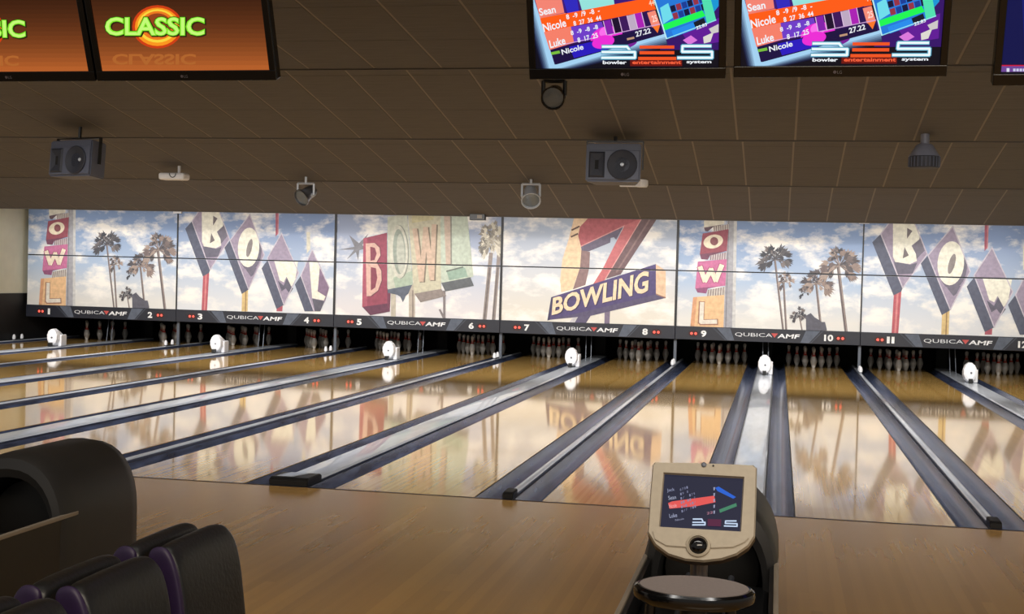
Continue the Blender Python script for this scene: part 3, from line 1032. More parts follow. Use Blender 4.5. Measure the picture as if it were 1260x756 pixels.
def tv(origin, width, label, P=None, screen_color=(8, 8, 24), bez=0.035, bez_b=0.055, extra=None, name_group='televisions'):
    """origin = lower-left front corner; local x right, z up the screen, -y out of the screen"""
    h = width * 0.60
    t = thing('television', label, 'television', origin, 0, name_group)
    t.rotation_euler = (TILT, 0, 0)
    bm = bmesh.new()
    box(bm, 0, width, 0.012, 0.075, 0, h, bevel=0.006)
    for a in ((0, width, 0, bez_b), (0, width, h - bez, h), (0, bez, bez_b, h - bez), (width - bez, width, bez_b, h - bez)):
        box(bm, a[0], a[1], 0.0, 0.013, a[2], a[3], bevel=0.003)
    obj('housing', bm, M['tvb'], t)
    bm = bmesh.new()
    lay = bm.faces.layers.float_color.new('Col')
    f = bm.faces.new([bm.verts.new(v) for v in ((bez, 0.011, bez_b), (width - bez, 0.011, bez_b), (width - bez, 0.011, h - bez), (bez, 0.011, h - bez))])
    f[lay] = lin(screen_color)
    sc = obj('screen', bm, M['screen'], t)
    if P:
        e = 0.0005
        clips = [((bez + e, 0, 0), (-1, 0, 0)), ((width - bez - e, 0, 0), (1, 0, 0)), ((0, 0, bez_b + e), (0, 0, -1)), ((0, 0, h - bez - e), (0, 0, 1))]
        bm = P.bm(lambda a, b, d: (a, 0.0108 - d, b), clips)
        obj('screen_picture', bm, M['screen'], sc)
    L = Print(step=0.0002)
    L.ell(width / 2 - 0.018, bez_b * .45, 0.008, 0.008, (110, 100, 104), 0, 14, True)
    L.text('LG', (width / 2 - 0.006, bez_b * .3), (width / 2 + 0.016, bez_b * .3), (width / 2 + 0.016, bez_b * .58), (width / 2 - 0.006, bez_b * .58), (120, 114, 116), 0.0, True)
    obj('maker_mark', L.bm(lambda a, b, d: (a, -0.0004 - d, b)), M['print'], t)
    bm = bmesh.new()
    box(bm, width / 2 - 0.2, width / 2 + 0.2, 0.075, 0.10, h * .25, h * .8)
    obj('mount_plate', bm, M['black'], t)
    bm = bmesh.new()
    inv = Matrix.Rotation(-TILT, 3, 'X')
    a = Vector((width / 2, 0.12, h * .55))
    b = inv @ (Vector((origin[0] + width / 2, origin[1] + 0.05, 3.86)) - Vector(origin))
    a0 = inv @ (Matrix.Rotation(TILT, 3, 'X') @ a)
    b.y = b.y
    tube(bm, a, b, 0.025, 10)
    obj('ceiling_pole', bm, M['black'], t)
    return t

def tv_conv(origin):
    o = Vector(origin)
    ax = Vector((1, 0, 0))
    def f(x, y):
        p = on_plane(x, y, o, TN)
        d = p - o
        return (d.dot(ax), d.dot(TU))
    return f

def score_picture(origin):
    P = Print(tv_conv(origin), 0.00012)
    # backdrop: deep blue, purple burst and glow beside the score table
    P.poly([(810, -60), (900, -60), (900, 62), (812, 62)], (52, 16, 104))
    P.poly([(838, 40), (862, 30), (886, 22), (886, 52), (850, 58)], (96, 24, 150))
    P.poly([(840, 50), (850, 44), (858, 50), (848, 56)], (220, 120, 220))
    P.poly([(865, 46), (878, 40), (874, 52), (866, 54)], (222, 218, 210))
    P.poly([(872, 36), (884, 30), (884, 40), (876, 42)], (206, 202, 200))
    P.poly([(868, -20), (884, -30), (884, 8), (876, 18), (870, 4)], (20, 150, 214))
    for i in range(7):
        t = i / 6
        c = (int(14 + 150 * t), int(20 + 190 * t), int(52 + 190 * t))
        o = 12 * (1 - t)
        P.poly([(638 - o, -60), (660, -60), (684, 80), (818, 42), (818 + o * .3, 46 + o), (690, 84 + o * .45), (676 - o * .7, 86 + o * .3)], c)
    P.poly([(641, -56), (780, -60), (814, 43), (682, 80)], (44, 12, 84))
    P.poly([(646, -40), (677, -46), (706, 53), (676, 62)], (244, 128, 108))
    P.poly([(655, -6), (797, -34), (801, -3), (664, 22)], (60, 24, 120))
    P.poly([(650, -28), (684, -34), (694, 16), (664, 22)], (244, 132, 116))
    P.poly([(708, -14), (752, -22), (756, 8), (716, 14)], (150, 226, 220))
    P.poly([(690, -10), (708, -14), (712, 14), (698, 17)], (46, 40, 190))
    P.poly([(700, 34), (740, 27), (746, 46), (706, 53)], (110, 60, 200))
    P.ell(746, 46, 20, 13, (236, 44, 214), -14)
    P.ell(746, 40, 9, 7, (250, 110, 236), -14)
    P.ell(770, 54, 14, 6, (120, 30, 150), -14)
    P.poly([(664, 23), (801, -3), (807, 12), (669, 40)], (255, 92, 22))
    P.poly([(669, 40), (702, 33), (706, 53), (676, 62)], (246, 128, 106))
    for i, x in enumerate((742, 752, 761, 771, 780, 789)):
        y = 26.5 - i * 2.2
        P.poly([(x, y), (x + 8.5, y - 2.1), (x + 13, y + 15.5), (x + 4.5, y + 18)], [(130, 30, 170), (26, 10, 44), (60, 20, 90), (190, 170, 196), (170, 30, 180), (40, 14, 80)][i])
        P.line([(x, y), (x + 4.5, y + 18)], 0.9, (226, 190, 230))
    P.poly([(796, 16), (806, 13), (812, 31), (802, 34)], (246, 140, 120))
    P.line([(684, 57), (812, 30)], 0.9, (210, 170, 220))
    P.poly([(677, 62), (812, 32), (815, 43), (683, 80)], (24, 12, 64))
    P.poly([(700, 58), (745, 48), (752, 60), (706, 72)], (40, 24, 190))
    P.ell(742, 52, 14, 8, (236, 44, 214), -14)
    P.poly([(803, 33.5), (812, 31), (809, 41)], (250, 120, 40))
    WH = (240, 244, 250)
    def T(s, x0, y0, x1, y1, h, c=WH, b=0.02):
        P.text(s, (x0, y0), (x1, y1), (x1 - h * .22, y1 - h), (x0 - h * .22, y0 - h), c, b)
    T('Sean', 664, 20, 684, 16, 9)
    T('Nicole', 669, 40, 697, 33, 10)
    T('Luke', 677, 60, 696, 54.5, 9.5)
    T('Nicole', 691.5, 68, 718, 61, 6.5)
    P.poly([(677, 65), (688, 62.5), (689, 66), (678.5, 68)], (120, 190, 60))
    T('8  -9  /9  -8  -', 697, 24.5, 738, 16, 6)
    T('8  27  36  44', 706, 32.5, 740, 25, 6)
    T('8  -9  -8  -8', 702.5, 44, 736, 36, 5.5)
    T('8  17  25', 711, 53, 736, 46.5, 6)
    T('27.22', 782.5, 46, 801, 41, 6.5)
    T('44', 799, 8, 806, 6.5, 7, (255, 200, 170))
    T('25', 803, 28, 809, 26.5, 8, (255, 220, 210))
    P.poly([(771, 47.5), (780, 45.5), (780.5, 48), (771.5, 50)], (190, 150, 120))
    # second score table
    P.poly([(802, -10), (866, -28), (881, 25), (820, 48)], (34, 120, 216))
    P.poly([(812, 10), (822, 4), (828, 22), (816, 30)], (110, 220, 236))
    for i in range(6):
        for j in range(2):
            x, y = 824 + i * 7 + j * 3, 8 - i * 2.2 + j * 9
            P.poly([(x, y), (x + 6, y - 1.9), (x + 8, y + 5.6), (x + 2, y + 7.5)], [(14, 20, 60), (150, 50, 70), (20, 60, 150)][(i + j) % 3])
    P.poly([(814, 31), (864, 13), (868, 20), (817, 38)], (26, 246, 84))
    P.poly([(858, -24), (868, -27), (881, 25), (870, 30)], (80, 224, 176))
    P.poly([(826, 38), (853, 28), (856, 36), (829, 46)], (36, 140, 236))
    P.poly([(853, 28), (866, 22), (869, 30), (856, 35)], (14, 26, 40))
    P.line([(820, 48), (881, 25)], 1.2, (150, 230, 240))
    P.line([(802, -10), (820, 48)], 1.6, (190, 240, 246))
    T('22.83', 857, 37, 870, 32, 4)
    # bowler entertainment system mark
    CY = (150, 220, 240)
    s = 4.846
    S = lambda pts: [(640 + a / s, b / s) for a, b in pts]
    P.poly(S([(655, 360), (965, 358), (965, 396), (655, 396)]), (110, 18, 14))
    for pts in ([(490, 280), (636, 280), (652, 300)], [(488, 312), (684, 312), (684, 346), (486, 346)], [(1136, 276), (968, 276), (966, 310), (1144, 310), (1144, 346), (940, 346)]):
        P.line(S(pts), 5.2, (70, 130, 160))
        P.line(S(pts), 3.6, CY)
        P.line(S(pts), 2.2, (244, 250, 252))
    for yy, a, b in ((282, 716, 914), (316, 716, 914), (350, 708, 926)):
        P.line(S([(a, yy), (b, yy)]), 3.9, (240, 84, 34))
    for w, a, b, c in (('bowler', 492, 634, WH), ('entertainment', 668, 960, (250, 96, 60)), ('system', 992, 1140, WH)):
        (x0, y0), (x1, y1) = S([(a, 384), (b, 384)])
        P.text(w, (x0, y0), (x1, y1), (x1, y1 - 4.4), (x0, y0 - 4.4), c, 0.03)
    return P

def classic_picture(origin):
    P = Print(tv_conv(origin), 0.00012)
    s = 3.6
    S = lambda pts: [(a / s, b / s) for a, b in pts]
    n = 28
    for i in range(n):
        t = i / (n - 1)
        y0, y1 = -230 + 560 * i / n, -230 + 560 * (i + 1) / n + 1
        P.poly(S([(360, y0), (1200, y0), (1200, y1), (360, y1)]), (int(40 + 150 * t ** 2), int(18 + 82 * t ** 2), int(8 + 36 * t ** 2)))
    P.ell(695 / s, 120 / s, 112 / s, 96 / s, (206, 62, 18))
    P.ell(695 / s, 120 / s, 100 / s, 85 / s, (250, 150, 30))
    P.ell(695 / s, 116 / s, 88 / s, 74 / s, (250, 214, 60))
    P.ell(695 / s, 114 / s, 76 / s, 64 / s, (236, 120, 30))
    P.ell(695 / s, 112 / s, 62 / s, 52 / s, (150, 66, 26))
    bl, br, tr, tl = S([(462, 160), (905, 160), (905, 76), (462, 76)])
    d = lambda p, a, b: (p[0] + a, p[1] + b)
    P.text('CLASSIC', d(bl, 0.3, 1.8), d(br, 2.0, 1.8), d(tr, 2.0, 0.2), d(tl, 0.3, 0.2), (46, 26, 10), 0.075)
    P.text('CLASSIC', d(bl, -1.0, 0.8), d(br, 1.0, 0.8), d(tr, 1.0, -0.8), d(tl, -1.0, -0.8), (36, 66, 14), 0.075)
    P.text('CLASSIC', bl, br, tr, tl, (136, 232, 44), 0.05)
    P.text('CLASSIC', d(bl, 0.8, -0.8), d(br, -0.8, -0.8), d(tr, -0.8, 0.8), d(tl, 0.8, 0.8), (196, 250, 120), 0.012)
    q = S([(495, 240), (865, 240), (865, 288), (495, 288)])
    P.text('CLASSIC', q[0], q[1], q[2], q[3], (176, 100, 44), 0.03)
    return P

# pair over lanes 9 and 10
o1 = at_y(651.5, 98, TVY)
w1 = at_y(892.5, 97, TVY).x - o1.x
o2 = at_y(902.5, 95.5, TVY)
w2 = at_y(1169, 92.5, TVY).x - o2.x
SP = score_picture(o1)
tv(o1, w1, 'hanging television with a bright score table, with the spot lamp below its corner', SP)
tv(o2, w1 * 1.02, 'hanging television with a bright score table, over the gap to the dark blue screen', SP)
# pair over lanes 7 and 8
o3 = at_y(120, 100, TVY)
w3 = at_y(340, 99, TVY).x - o3.x
CP = classic_picture(o3)
tv(o3, w3, 'hanging television with a whole green word on brown and an orange ring', CP)
o4 = o3.copy()
o4.x -= w3 + 0.012
tv(o4, w3, 'hanging television with only the end of the green word, beside its twin screen', CP)
# single dark blue television
o5 = at_y(1221, 105.5, TVY)
PB = Print(tv_conv(o5), 0.00012)
PB.poly([(1200, -60), (1500, -60), (1500, 80), (1200, 80)], (8, 16, 74))
PB.poly([(1255, -60), (1500, -60), (1500, 80), (1262, 80)], (16, 26, 110))
PB.poly([(1230, 80.5), (1500, 80.5), (1500, 82), (1230, 82)], (200, 20, 60))
PB.poly([(1230, 82), (1500, 82), (1500, 89), (1230, 89)], (110, 70, 150))
PB.poly([(1239, 84.5), (1242.5, 84.5), (1242.5, 89), (1239, 89)], (220, 220, 240))
for i in range(7):
    PB.poly([(1247 + i * 4, 85), (1250 + i * 4, 85), (1250 + i * 4, 88.4), (1247 + i * 4, 88.4)], (200, 200, 230))
tv(o5, 1.0, 'hanging television with a plain dark blue screen and a thin red line', PB)

# ------------------------------------------------------------------ ceiling fittings
def speaker(px0, py0, px1, py1, Y, label, angled):
    a, b = at_y(px0, py0, Y), at_y(px1, py1, Y)
    w, h = b.x - a.x, a.z - b.z
    t = thing('loudspeaker', label, 'loudspeaker', ((a.x + b.x) / 2, Y, b.z), 0, 'ceiling loudspeakers')
    t.rotation_euler = (math.radians(-4), 0, math.radians(-18 if angled else 0))
    bm = bmesh.new()
    hw = w / 2
    d = 0.30
    # cabinet: wedge plan, front baffle recessed
    prism(bm, [(-hw, 0.0), (hw, 0.0), (hw * .75, d), (-hw * .75, d)], 0.0, h, 'z')
    bmesh.ops.bevel(bm, geom=bm.edges[:], offset=0.015, segments=2, affect='EDGES')
    cab = obj('cabinet', bm, M['spk'], t)
    bm = boxm(-hw * .94, hw * .94, -0.012, 0.004, h * .05, h * .82, bevel=0.006)
    obj('baffle', bm, M['spk'], t)
    # horn: funnel on the left, recessed
    bm = bmesh.new()
    x0, x1, z0, z1 = -hw * .88, -hw * .30, h * .10, h * .78
    cx, cz = (x0 + x1) / 2, h * .44
    ring0 = [(x0, z0), (x1, z0), (x1, z1), (x0, z1)]
    ring1 = [(cx - 0.02, cz - 0.05), (cx + 0.02, cz - 0.05), (cx + 0.02, cz + 0.05), (cx - 0.02, cz + 0.05)]
    r0 = [bm.verts.new((x, -0.0135, z)) for x, z in ring0]
    rr = [bm.verts.new((x + (0.02 if i in (0, 3) else -0.02), -0.03, z + (0.02 if i < 2 else -0.02))) for i, (x, z) in enumerate(ring0)]
    r1 = [bm.verts.new((x, -0.014, z)) for x, z in ring1]
    for A, B in ((r0, rr), (rr, r1)):
        for i in range(4):
            bm.faces.new((A[i], A[(i + 1) % 4], B[(i + 1) % 4], B[i]))
    f = bm.faces.new(r1)
    f.material_index = 1
    bmesh.ops.recalc_face_normals(bm, faces=bm.faces[:])
    obj('horn', bm, [M['spk_dark'], M['pit']], t)
    R = min(hw * .52, h * .37)
    bm = bmesh.new()
    lathe(bm, [(0, -0.004), (R * .28, 0.0), (R * .34, -0.006), (R * .9, 0.014), (R, 0.020), (R * 1.06, 0.014), (R * 1.06, 0.0)], 28)
    xform(bm, Matrix.Translation((hw * .33, -0.012, h * .44)) @ Matrix.Rotation(math.radians(90), 4, 'X'))
    obj('woofer', bm, M['spk_dark'], t, True)
    bm = bmesh.new()
    lathe(bm, [(0, 0.012), (0.016, 0.010), (0.022, 0.0)], 12)
    xform(bm, Matrix.Translation((hw * (.55 if angled else .33), -0.026, h * .44)) @ Matrix.Rotation(math.radians(90), 4, 'X'))
    obj('badge', bm, M['silver'], t)
    bm = bmesh.new()
    for s in (-1, 1):
        box(bm, s * (hw + 0.006) - 0.006, s * (hw + 0.006) + 0.006, 0.10, 0.14, h * .35, h + 0.03)
    box(bm, -hw - 0.012, hw + 0.012, 0.10, 0.14, h + 0.03, h + 0.045)
    tube(bm, (0, 0.12, h + 0.04), (0, 0.12, 3.12 + 0.17 * (5.25 - Y - 0.14) - b.z), 0.02, 8)
    obj('bracket', bm, M['black'], t)

speaker(52, 172, 118, 217, 4.6, 'black ceiling loudspeaker turned aside near the side wall', True)
speaker(721, 176, 788, 224, 4.9, 'dark ceiling loudspeaker with horn and round woofer facing the seats', False)

# white fluorescent-like projector lamp
def place(px, py, Y):
    return at_y(px, py, Y)

p = place(210, 221, 8.3)
t = thing('projector_lamp', 'flat white effect lamp with a short stem under the ceiling edge', 'lamp', (p.x, 8.3, p.z), 0)
bm = boxm(-0.20, 0.20, 0, 0.22, 0.0, 0.10, bevel=0.03)
obj('case', bm, M['white'], t)
bm = bmesh.new(); tube(bm, (0.08, 0.1, 0.095), (0.08, 0.1, 3.06 - p.z), 0.022, 8); obj('stem', bm, M['white'], t)
bm = bmesh.new()
for i in range(6):
    a0, a1 = math.pi * (1.0 + i / 6), math.pi * (1.0 + (i + 1) / 6)
    tube(bm, (0.03 + 0.05 * math.cos(a0), -0.004, 0.09 + 0.06 * math.sin(a0)), (0.03 + 0.05 * math.cos(a1), -0.004, 0.09 + 0.06 * math.sin(a1)), 0.006, 6)
obj('cable', bm, M['black'], t)

def spot_lamp(px, py, Y, size, label, body, direction, zceil):
    c = place(px, py, Y)
    t = thing('spot_lamp', label, 'lamp', (c.x, c.y, c.z), 0, 'spot lamps under the ceiling')
    d = Vector(direction).normalized()
    q = d.to_track_quat('Z', 'Y').to_matrix().to_4x4()
    bm = bmesh.new()
    s = size
    lathe(bm, [(0.0, -0.62 * s), (0.28 * s, -0.62 * s), (0.34 * s, -0.5 * s), (0.34 * s, -0.1 * s), (0.42 * s, 0.15 * s), (0.5 * s, 0.32 * s), (0.5 * s, 0.40 * s), (0.46 * s, 0.40 * s), (0.44 * s, 0.30 * s), (0, 0.30 * s)], 20)
    obj('can', xform(bm, q), M[body], t, True)
    bm = bmesh.new()
    lathe(bm, [(0, 0.36 * s), (0.25 * s, 0.35 * s), (0.43 * s, 0.305 * s), (0, 0.302 * s)], 18)
    obj('lens', xform(bm, q), M['lens'], t, True)
    bm = bmesh.new()
    top = zceil - c.z
    for sg in (-1, 1):
        tube(bm, (sg * 0.46 * s, 0, 0), (sg * 0.46 * s, 0.0, 0.62 * s), 0.018, 8)
        tube(bm, (sg * 0.33 * s, 0, 0), (sg * 0.48 * s, 0, 0), 0.028, 8)
    tube(bm, (-0.46 * s, 0, 0.62 * s), (0.46 * s, 0, 0.62 * s), 0.018, 8)
    tube(bm, (0, 0, 0.62 * s), (0, 0, max(top, 0.66 * s)), 0.02, 8)
    obj('yoke', bm, M['black' if body == 'gloss_black' else 'silver'], t)

spot_lamp(376, 240, 9.05, 0.27, 'dim glassy spot lamp hanging over lanes three and four', 'steel', (-0.4, -0.75, -0.5), 2.99)
spot_lamp(653, 242, 9.05, 0.28, 'shiny silver spot lamp hanging in front of the big red seven', 'silver', (0.2, -0.75, -0.65), 2.99)
spot_lamp(681.5, 118, 1.7, 0.20, 'black round spot lamp hanging just below the score television', 'gloss_black', (0.05, -0.9, -0.4), 3.42)

# white wedge arm behind the loudspeaker
p = place(779, 230, 9.0)
t = thing('wall_arm', 'white bracket arm with knuckle beside the loudspeaker with the woofer', 'bracket', (p.x, 9.0, p.z), 0)
bm = boxm(-0.19, 0.12, 0, 0.05, 0.0, 0.035, bevel=0.01)
obj('arm', bm, M['white'], t)
bm = bmesh.new(); lathe(bm, [(0, 0), (0.07, 0.0), (0.085, 0.03), (0.08, 0.11), (0.05, 0.14), (0, 0.145)], 14, (0.12, 0.05)); obj('knuckle', bm, M['white'], t, True)
bm = bmesh.new(); tube(bm, (0.12, 0.05, 0.13), (0.12, 0.05, 0.22), 0.02, 8); obj('stem', bm, M['white'], t)

# ribbed cone fitting
p = place(1137, 207, 5.0)
t = thing('pendant_speaker', 'grey cone pendant with dark ribbed skirt under the ceiling', 'pendant', (p.x, 5.0, p.z), 0)
bm = bmesh.new(); lathe(bm, [(0, 0), (0.145, 0.0), (0.155, 0.02), (0.155, 0.115), (0.15, 0.12), (0, 0.12)], 24); obj('skirt', bm, M['spk_dark'], t, True)
bm = bmesh.new()
for i in range(24):
    a = 2 * math.pi * i / 24
    tube(bm, (0.155 * math.cos(a), 0.155 * math.sin(a), 0.01), (0.155 * math.cos(a), 0.155 * math.sin(a), 0.115), 0.006, 5)
obj('rib_ring', bm, M['spk'], t)
bm = bmesh.new(); lathe(bm, [(0.158, 0.12), (0.15, 0.13), (0.085, 0.235), (0.06, 0.25), (0, 0.25)], 24); obj('cone', bm, M['cone_grey'], t, True)
bm = bmesh.new(); tube(bm, (0, 0, 0.24), (0, 0, 0.37), 0.045, 12); obj('stem', bm, M['cone_grey'], t, True)

# small black box at the ceiling's edge above lanes 5 and 6
p = place(587, 271, 12.7)
t = thing('sensor_box', 'small black box with pale lid on the ceiling edge above the pale green sign', 'box', (p.x, 12.7, p.z), 0)
bm = boxm(-0.135, 0.135, 0.0, 0.12, 0.0, 0.11, bevel=0.008); obj('case', bm, M['black'], t)
bm = boxm(-0.14, 0.14, -0.01, 0.12, 0.11, 0.135, bevel=0.004); obj('lid', bm, M['cap'], t)
bm = boxm(0.0, 0.085, -0.006, 0.002, 0.03, 0.09); obj('window', bm, M['trim_light'], t)

# ------------------------------------------------------------------ ball returns
def ball_return(cx, label):
    t = thing('ball_return', label, 'ball return', (cx, -2.75, 0), 0, 'ball returns')
    # hood: arched tunnel from y=0 back to y=-0.78, rounded towards the lanes
    HW, TOP, SPR = 0.29, 0.69, 0.33
    def arch(hw, top, z0, n=16):
        pts = [(hw, z0)]
        for i in range(n + 1):
            a = math.pi * i / n
            pts.append((hw * math.copysign(abs(math.cos(a)) ** 0.85, math.cos(a)), SPR * (top / TOP) + (top - SPR * (top / TOP)) * math.sin(a) ** 0.9))
        pts.append((-hw, z0))
        return pts
    bm = bmesh.new()
    secs = [(0.05, 0.80, 0.90), (0.0, 0.93, 0.97), (-0.10, 1.0, 1.0), (-0.62, 1.0, 1.0), (-0.72, 0.99, 0.995), (-0.76, 0.95, 0.97)]
    rings = []
    for yy, sx, sz in secs:
        rings.append([bm.verts.new((x, yy, z)) for x, z in arch(HW * sx, TOP * sz, 0.0)])
    # inner tunnel
    for yy, sx, sz in [(-0.775, 0.86, 0.90), (-0.76, 0.78, 0.84), (-0.20, 0.72, 0.78)]:
        rings.append([bm.verts.new((x, yy, z)) for x, z in arch(HW * sx, TOP * sz, 0.0)])
    for A, B in zip(rings, rings[1:]):
        for i in range(len(A) - 1):
            bm.faces.new((A[i], A[i + 1], B[i + 1], B[i]))
    bm.faces.new(rings[0])
    f = bm.faces.new(rings[-1][::-1])
    bmesh.ops.recalc_face_normals(bm, faces=bm.faces[:])
    for f in bm.faces:
        if f.calc_center_median().y > -0.75 and all(v in rings[-1] or v in rings[-2] for v in f.verts):
            f.material_index = 1
    obj('hood', bm, [M['return'], M['pit']], t, True)
    # round mouth plate inside the tunnel
    bm = bmesh.new()
    lathe(bm, [(0.115, 0.0), (0.20, 0.0), (0.205, 0.02), (0.115, 0.03)], 28)
    xform(bm, Matrix.Translation((0, -0.55, 0.33)) @ Matrix.Rotation(math.radians(90), 4, 'X'))
    obj('mouth_ring', bm, M['return'], t, True)
    # rack body and rails towards the seats
    bm = boxm(-0.25, 0.25, -1.85, -0.70, 0.0, 0.30, bevel=0.02)
    obj('rack_body', bm, M['black'], t)
    for s in (-1, 1):
        bm = bmesh.new()
        prism(bm, [(-0.58, 0.05), (-0.58, 0.36), (-0.64, 0.40), (-1.86, 0.40), (-1.92, 0.34), (-1.92, 0.0), (-0.7, 0.0)], s * 0.262 - 0.012, s * 0.262 + 0.012, 'x')
        sp_ = obj('side_rail', bm, M['black'], t)
        bm = boxm(s * 0.277 - 0.010, s * 0.277 + 0.010, -1.86, -0.62, 0.392, 0.412, bevel=0.004)
        obj('rail_trim', bm, M['trim_light'], sp_)
    for s in (-0.09, 0.09):
        bm = bmesh.new()
        tube(bm, (s, -0.72, 0.33), (s, -1.83, 0.31), 0.014, 10)
        obj('ball_rail', bm, M['steel'], t, True)

ball_return(-0.055, 'dark arched ball return behind the tan scoring console')
ball_return(-3.375, 'dark arched ball return with open mouth beside the black seats')

# ------------------------------------------------------------------ scoring console
CT = math.radians(32)                                   # leans back
CN = Vector((0, -math.cos(CT), math.sin(CT)))
CU = Vector((0, math.sin(CT), math.cos(CT)))
CO = at_y(862, 632, -4.25)
def cconv(x, y):
    d = on_plane(x, y, CO, CN) - CO
    return (d.x, d.dot(CU))
t = thing('scoring_console', 'tan scoring console with small dark screen and black trackball above the oval table', 'console', (CO.x, CO.y, CO.z), 0)
outl = [(806, 569.5), (866, 570.5), (927, 573), (931.5, 577), (930.5, 620), (929, 662), (921, 674), (906.5, 684), (888, 690), (866, 692.5), (843, 690.5), (822, 684), (806, 672), (797, 657), (800, 610), (803, 573)]
opts = [cconv(*q) for q in outl]
scr = [cconv(*q) for q in ((816.5, 583), (916, 588.5), (912, 656), (811, 650))]
RX = Matrix.Rotation(-CT, 4, 'X')                       # local (x, out -y, z up) -> leaned back

def clean(bm):
    bmesh.ops.recalc_face_normals(bm, faces=bm.faces[:])
    return xform(bm, RX)
bm = bmesh.new()
# front bezel with a screen opening: ring between outline and screen, plus rim and back
n = len(opts)
front = [bm.verts.new((x * .975, -0.012, z * .975)) for x, z in opts]
rim = [bm.verts.new((x, 0.0, z)) for x, z in opts]
inn = [bm.verts.new((x, -0.012, z)) for x, z in scr]
rec = [bm.verts.new((x * .965, 0.008, z * .965 + 0.001)) for x, z in scr]
for i in range(n):
    bm.faces.new((front[i], front[(i + 1) % n], rim[(i + 1) % n], rim[i]))
eds = [bm.edges.get((front[i], front[(i + 1) % n])) or bm.edges.new((front[i], front[(i + 1) % n])) for i in range(n)]
eds += [bm.edges.new((inn[i], inn[(i + 1) % 4])) for i in range(4)]
bmesh.ops.triangle_fill(bm, use_beauty=True, edges=eds)
for i in range(4):
    bm.faces.new((inn[i], inn[(i + 1) % 4], rec[(i + 1) % 4], rec[i]))
bez = obj('bezel', clean(bm), M['tan'], t)
bm = bmesh.new()
prism(bm, [(x, z) for x, z in opts], 0.0, 0.035)
obj('rim', clean(bm), M['tan_dark'], t)
bm = bmesh.new()
prism(bm, [(x * .82, z * .82) for x, z in opts], 0.035, 0.10)
bmesh.ops.bevel(bm, geom=bm.edges[:], offset=0.012, segments=2, affect='EDGES')
obj('rear_shell', clean(bm), M['tan_dark'], t)
bm = bmesh.new()
lay = bm.faces.layers.float_color.new('Col')
f = bm.faces.new([bm.verts.new((x * .97, -0.0005, z * .97 + 0.001)) for x, z in scr])
f[lay] = lin((34, 36, 58))
sc = obj('screen', xform(bm, RX), M['screen'], t)
P = Print(cconv, 0.0002)
z5 = lambda pts: [(790 + a / 7.41, 560 + b / 7.41) for a, b in pts]
P.poly(z5([(235, 440), (270, 425), (660, 372), (672, 432), (500, 468), (250, 492)]), (226, 86, 84))
P.poly(z5([(668, 300), (700, 288), (860, 385), (835, 400), (690, 330)]), (36, 96, 206))
P.poly(z5([(705, 500), (862, 440), (868, 470), (712, 530)]), (66, 130, 100))
for wd, a, b, c in (('Jack', 228, 345, (150, 156, 186)), ('Sean', 240, 412, (170, 176, 200)), ('Nicole', 246, 488, (240, 170, 170)), ('Luke', 250, 578, (170, 176, 206))):
    q = z5([(a, b), (a + 70, b - 10), (a + 64, b - 46), (a - 6, b - 36)])
    P.text(wd, q[0], q[1], q[2], q[3], c, 0.0)
q = z5([(302, 608), (382, 592), (380, 576), (300, 590)])
P.text('Nicole', q[0], q[1], q[2], q[3], (150, 154, 180))
rnd = random.Random(4)
for r in range(6):
    for c in range(7):
        x, y = 345 + c * 20 + r * 3, 330 + r * 40 - c * 7
        if rnd.random() < 0.75:
            q = z5([(x, y), (x + 12, y - 2), (x + 10, y - 24), (x - 2, y - 22)])
            P.text(rnd.choice('89-71/'), q[0], q[1], q[2], q[3], (130, 134, 165))
for c in range(5):
    q = z5([(652, 300 + c * 54), (668, 297 + c * 54), (664, 326 + c * 54), (654, 328 + c * 54)])
    P.poly(q, (150, 154, 180))
P.poly(z5([(600, 590), (725, 595), (722, 660), (598, 655)]), (84, 30, 62))
for pts in ([(466, 592), (545, 592), (555, 612)], [(462, 622), (575, 622), (575, 646), (460, 646)], [(862, 610), (765, 610), (762, 632), (870, 636), (870, 660), (752, 656)]):
    P.line(z5(pts), 1.7, (196, 214, 240))
q = z5([(592, 552), (648, 540), (648, 520), (592, 530)])
P.text('22', q[0], q[1], q[2], q[3], (190, 130, 150))
obj('screen_picture', xform(P.bm(lambda a, b, d: (a * .99, -0.0008 - d, b * .99)), RX), M['screen'], sc)
tb = cconv(859.2, 673.4)
bm = bmesh.new()
lathe(bm, [(0.030, 0.0), (0.046, 0.0), (0.044, 0.008), (0.036, 0.012), (0.034, 0.004)], 28)
xform(bm, Matrix.Translation((tb[0], -0.011, tb[1])) @ Matrix.Rotation(math.radians(90), 4, 'X'))
col = obj('trackball_collar', xform(bm, RX), M['tan'], t, True)
bm = bmesh.new()
lathe(bm, [(0.0, 0.022), (0.012, 0.021), (0.024, 0.015), (0.032, 0.004), (0.034, 0.0), (0, 0)], 28)
xform(bm, Matrix.Translation((tb[0], -0.012, tb[1])) @ Matrix.Rotation(math.radians(90), 4, 'X'))
obj('trackball', xform(bm, RX), M['gloss_black'], t, True)
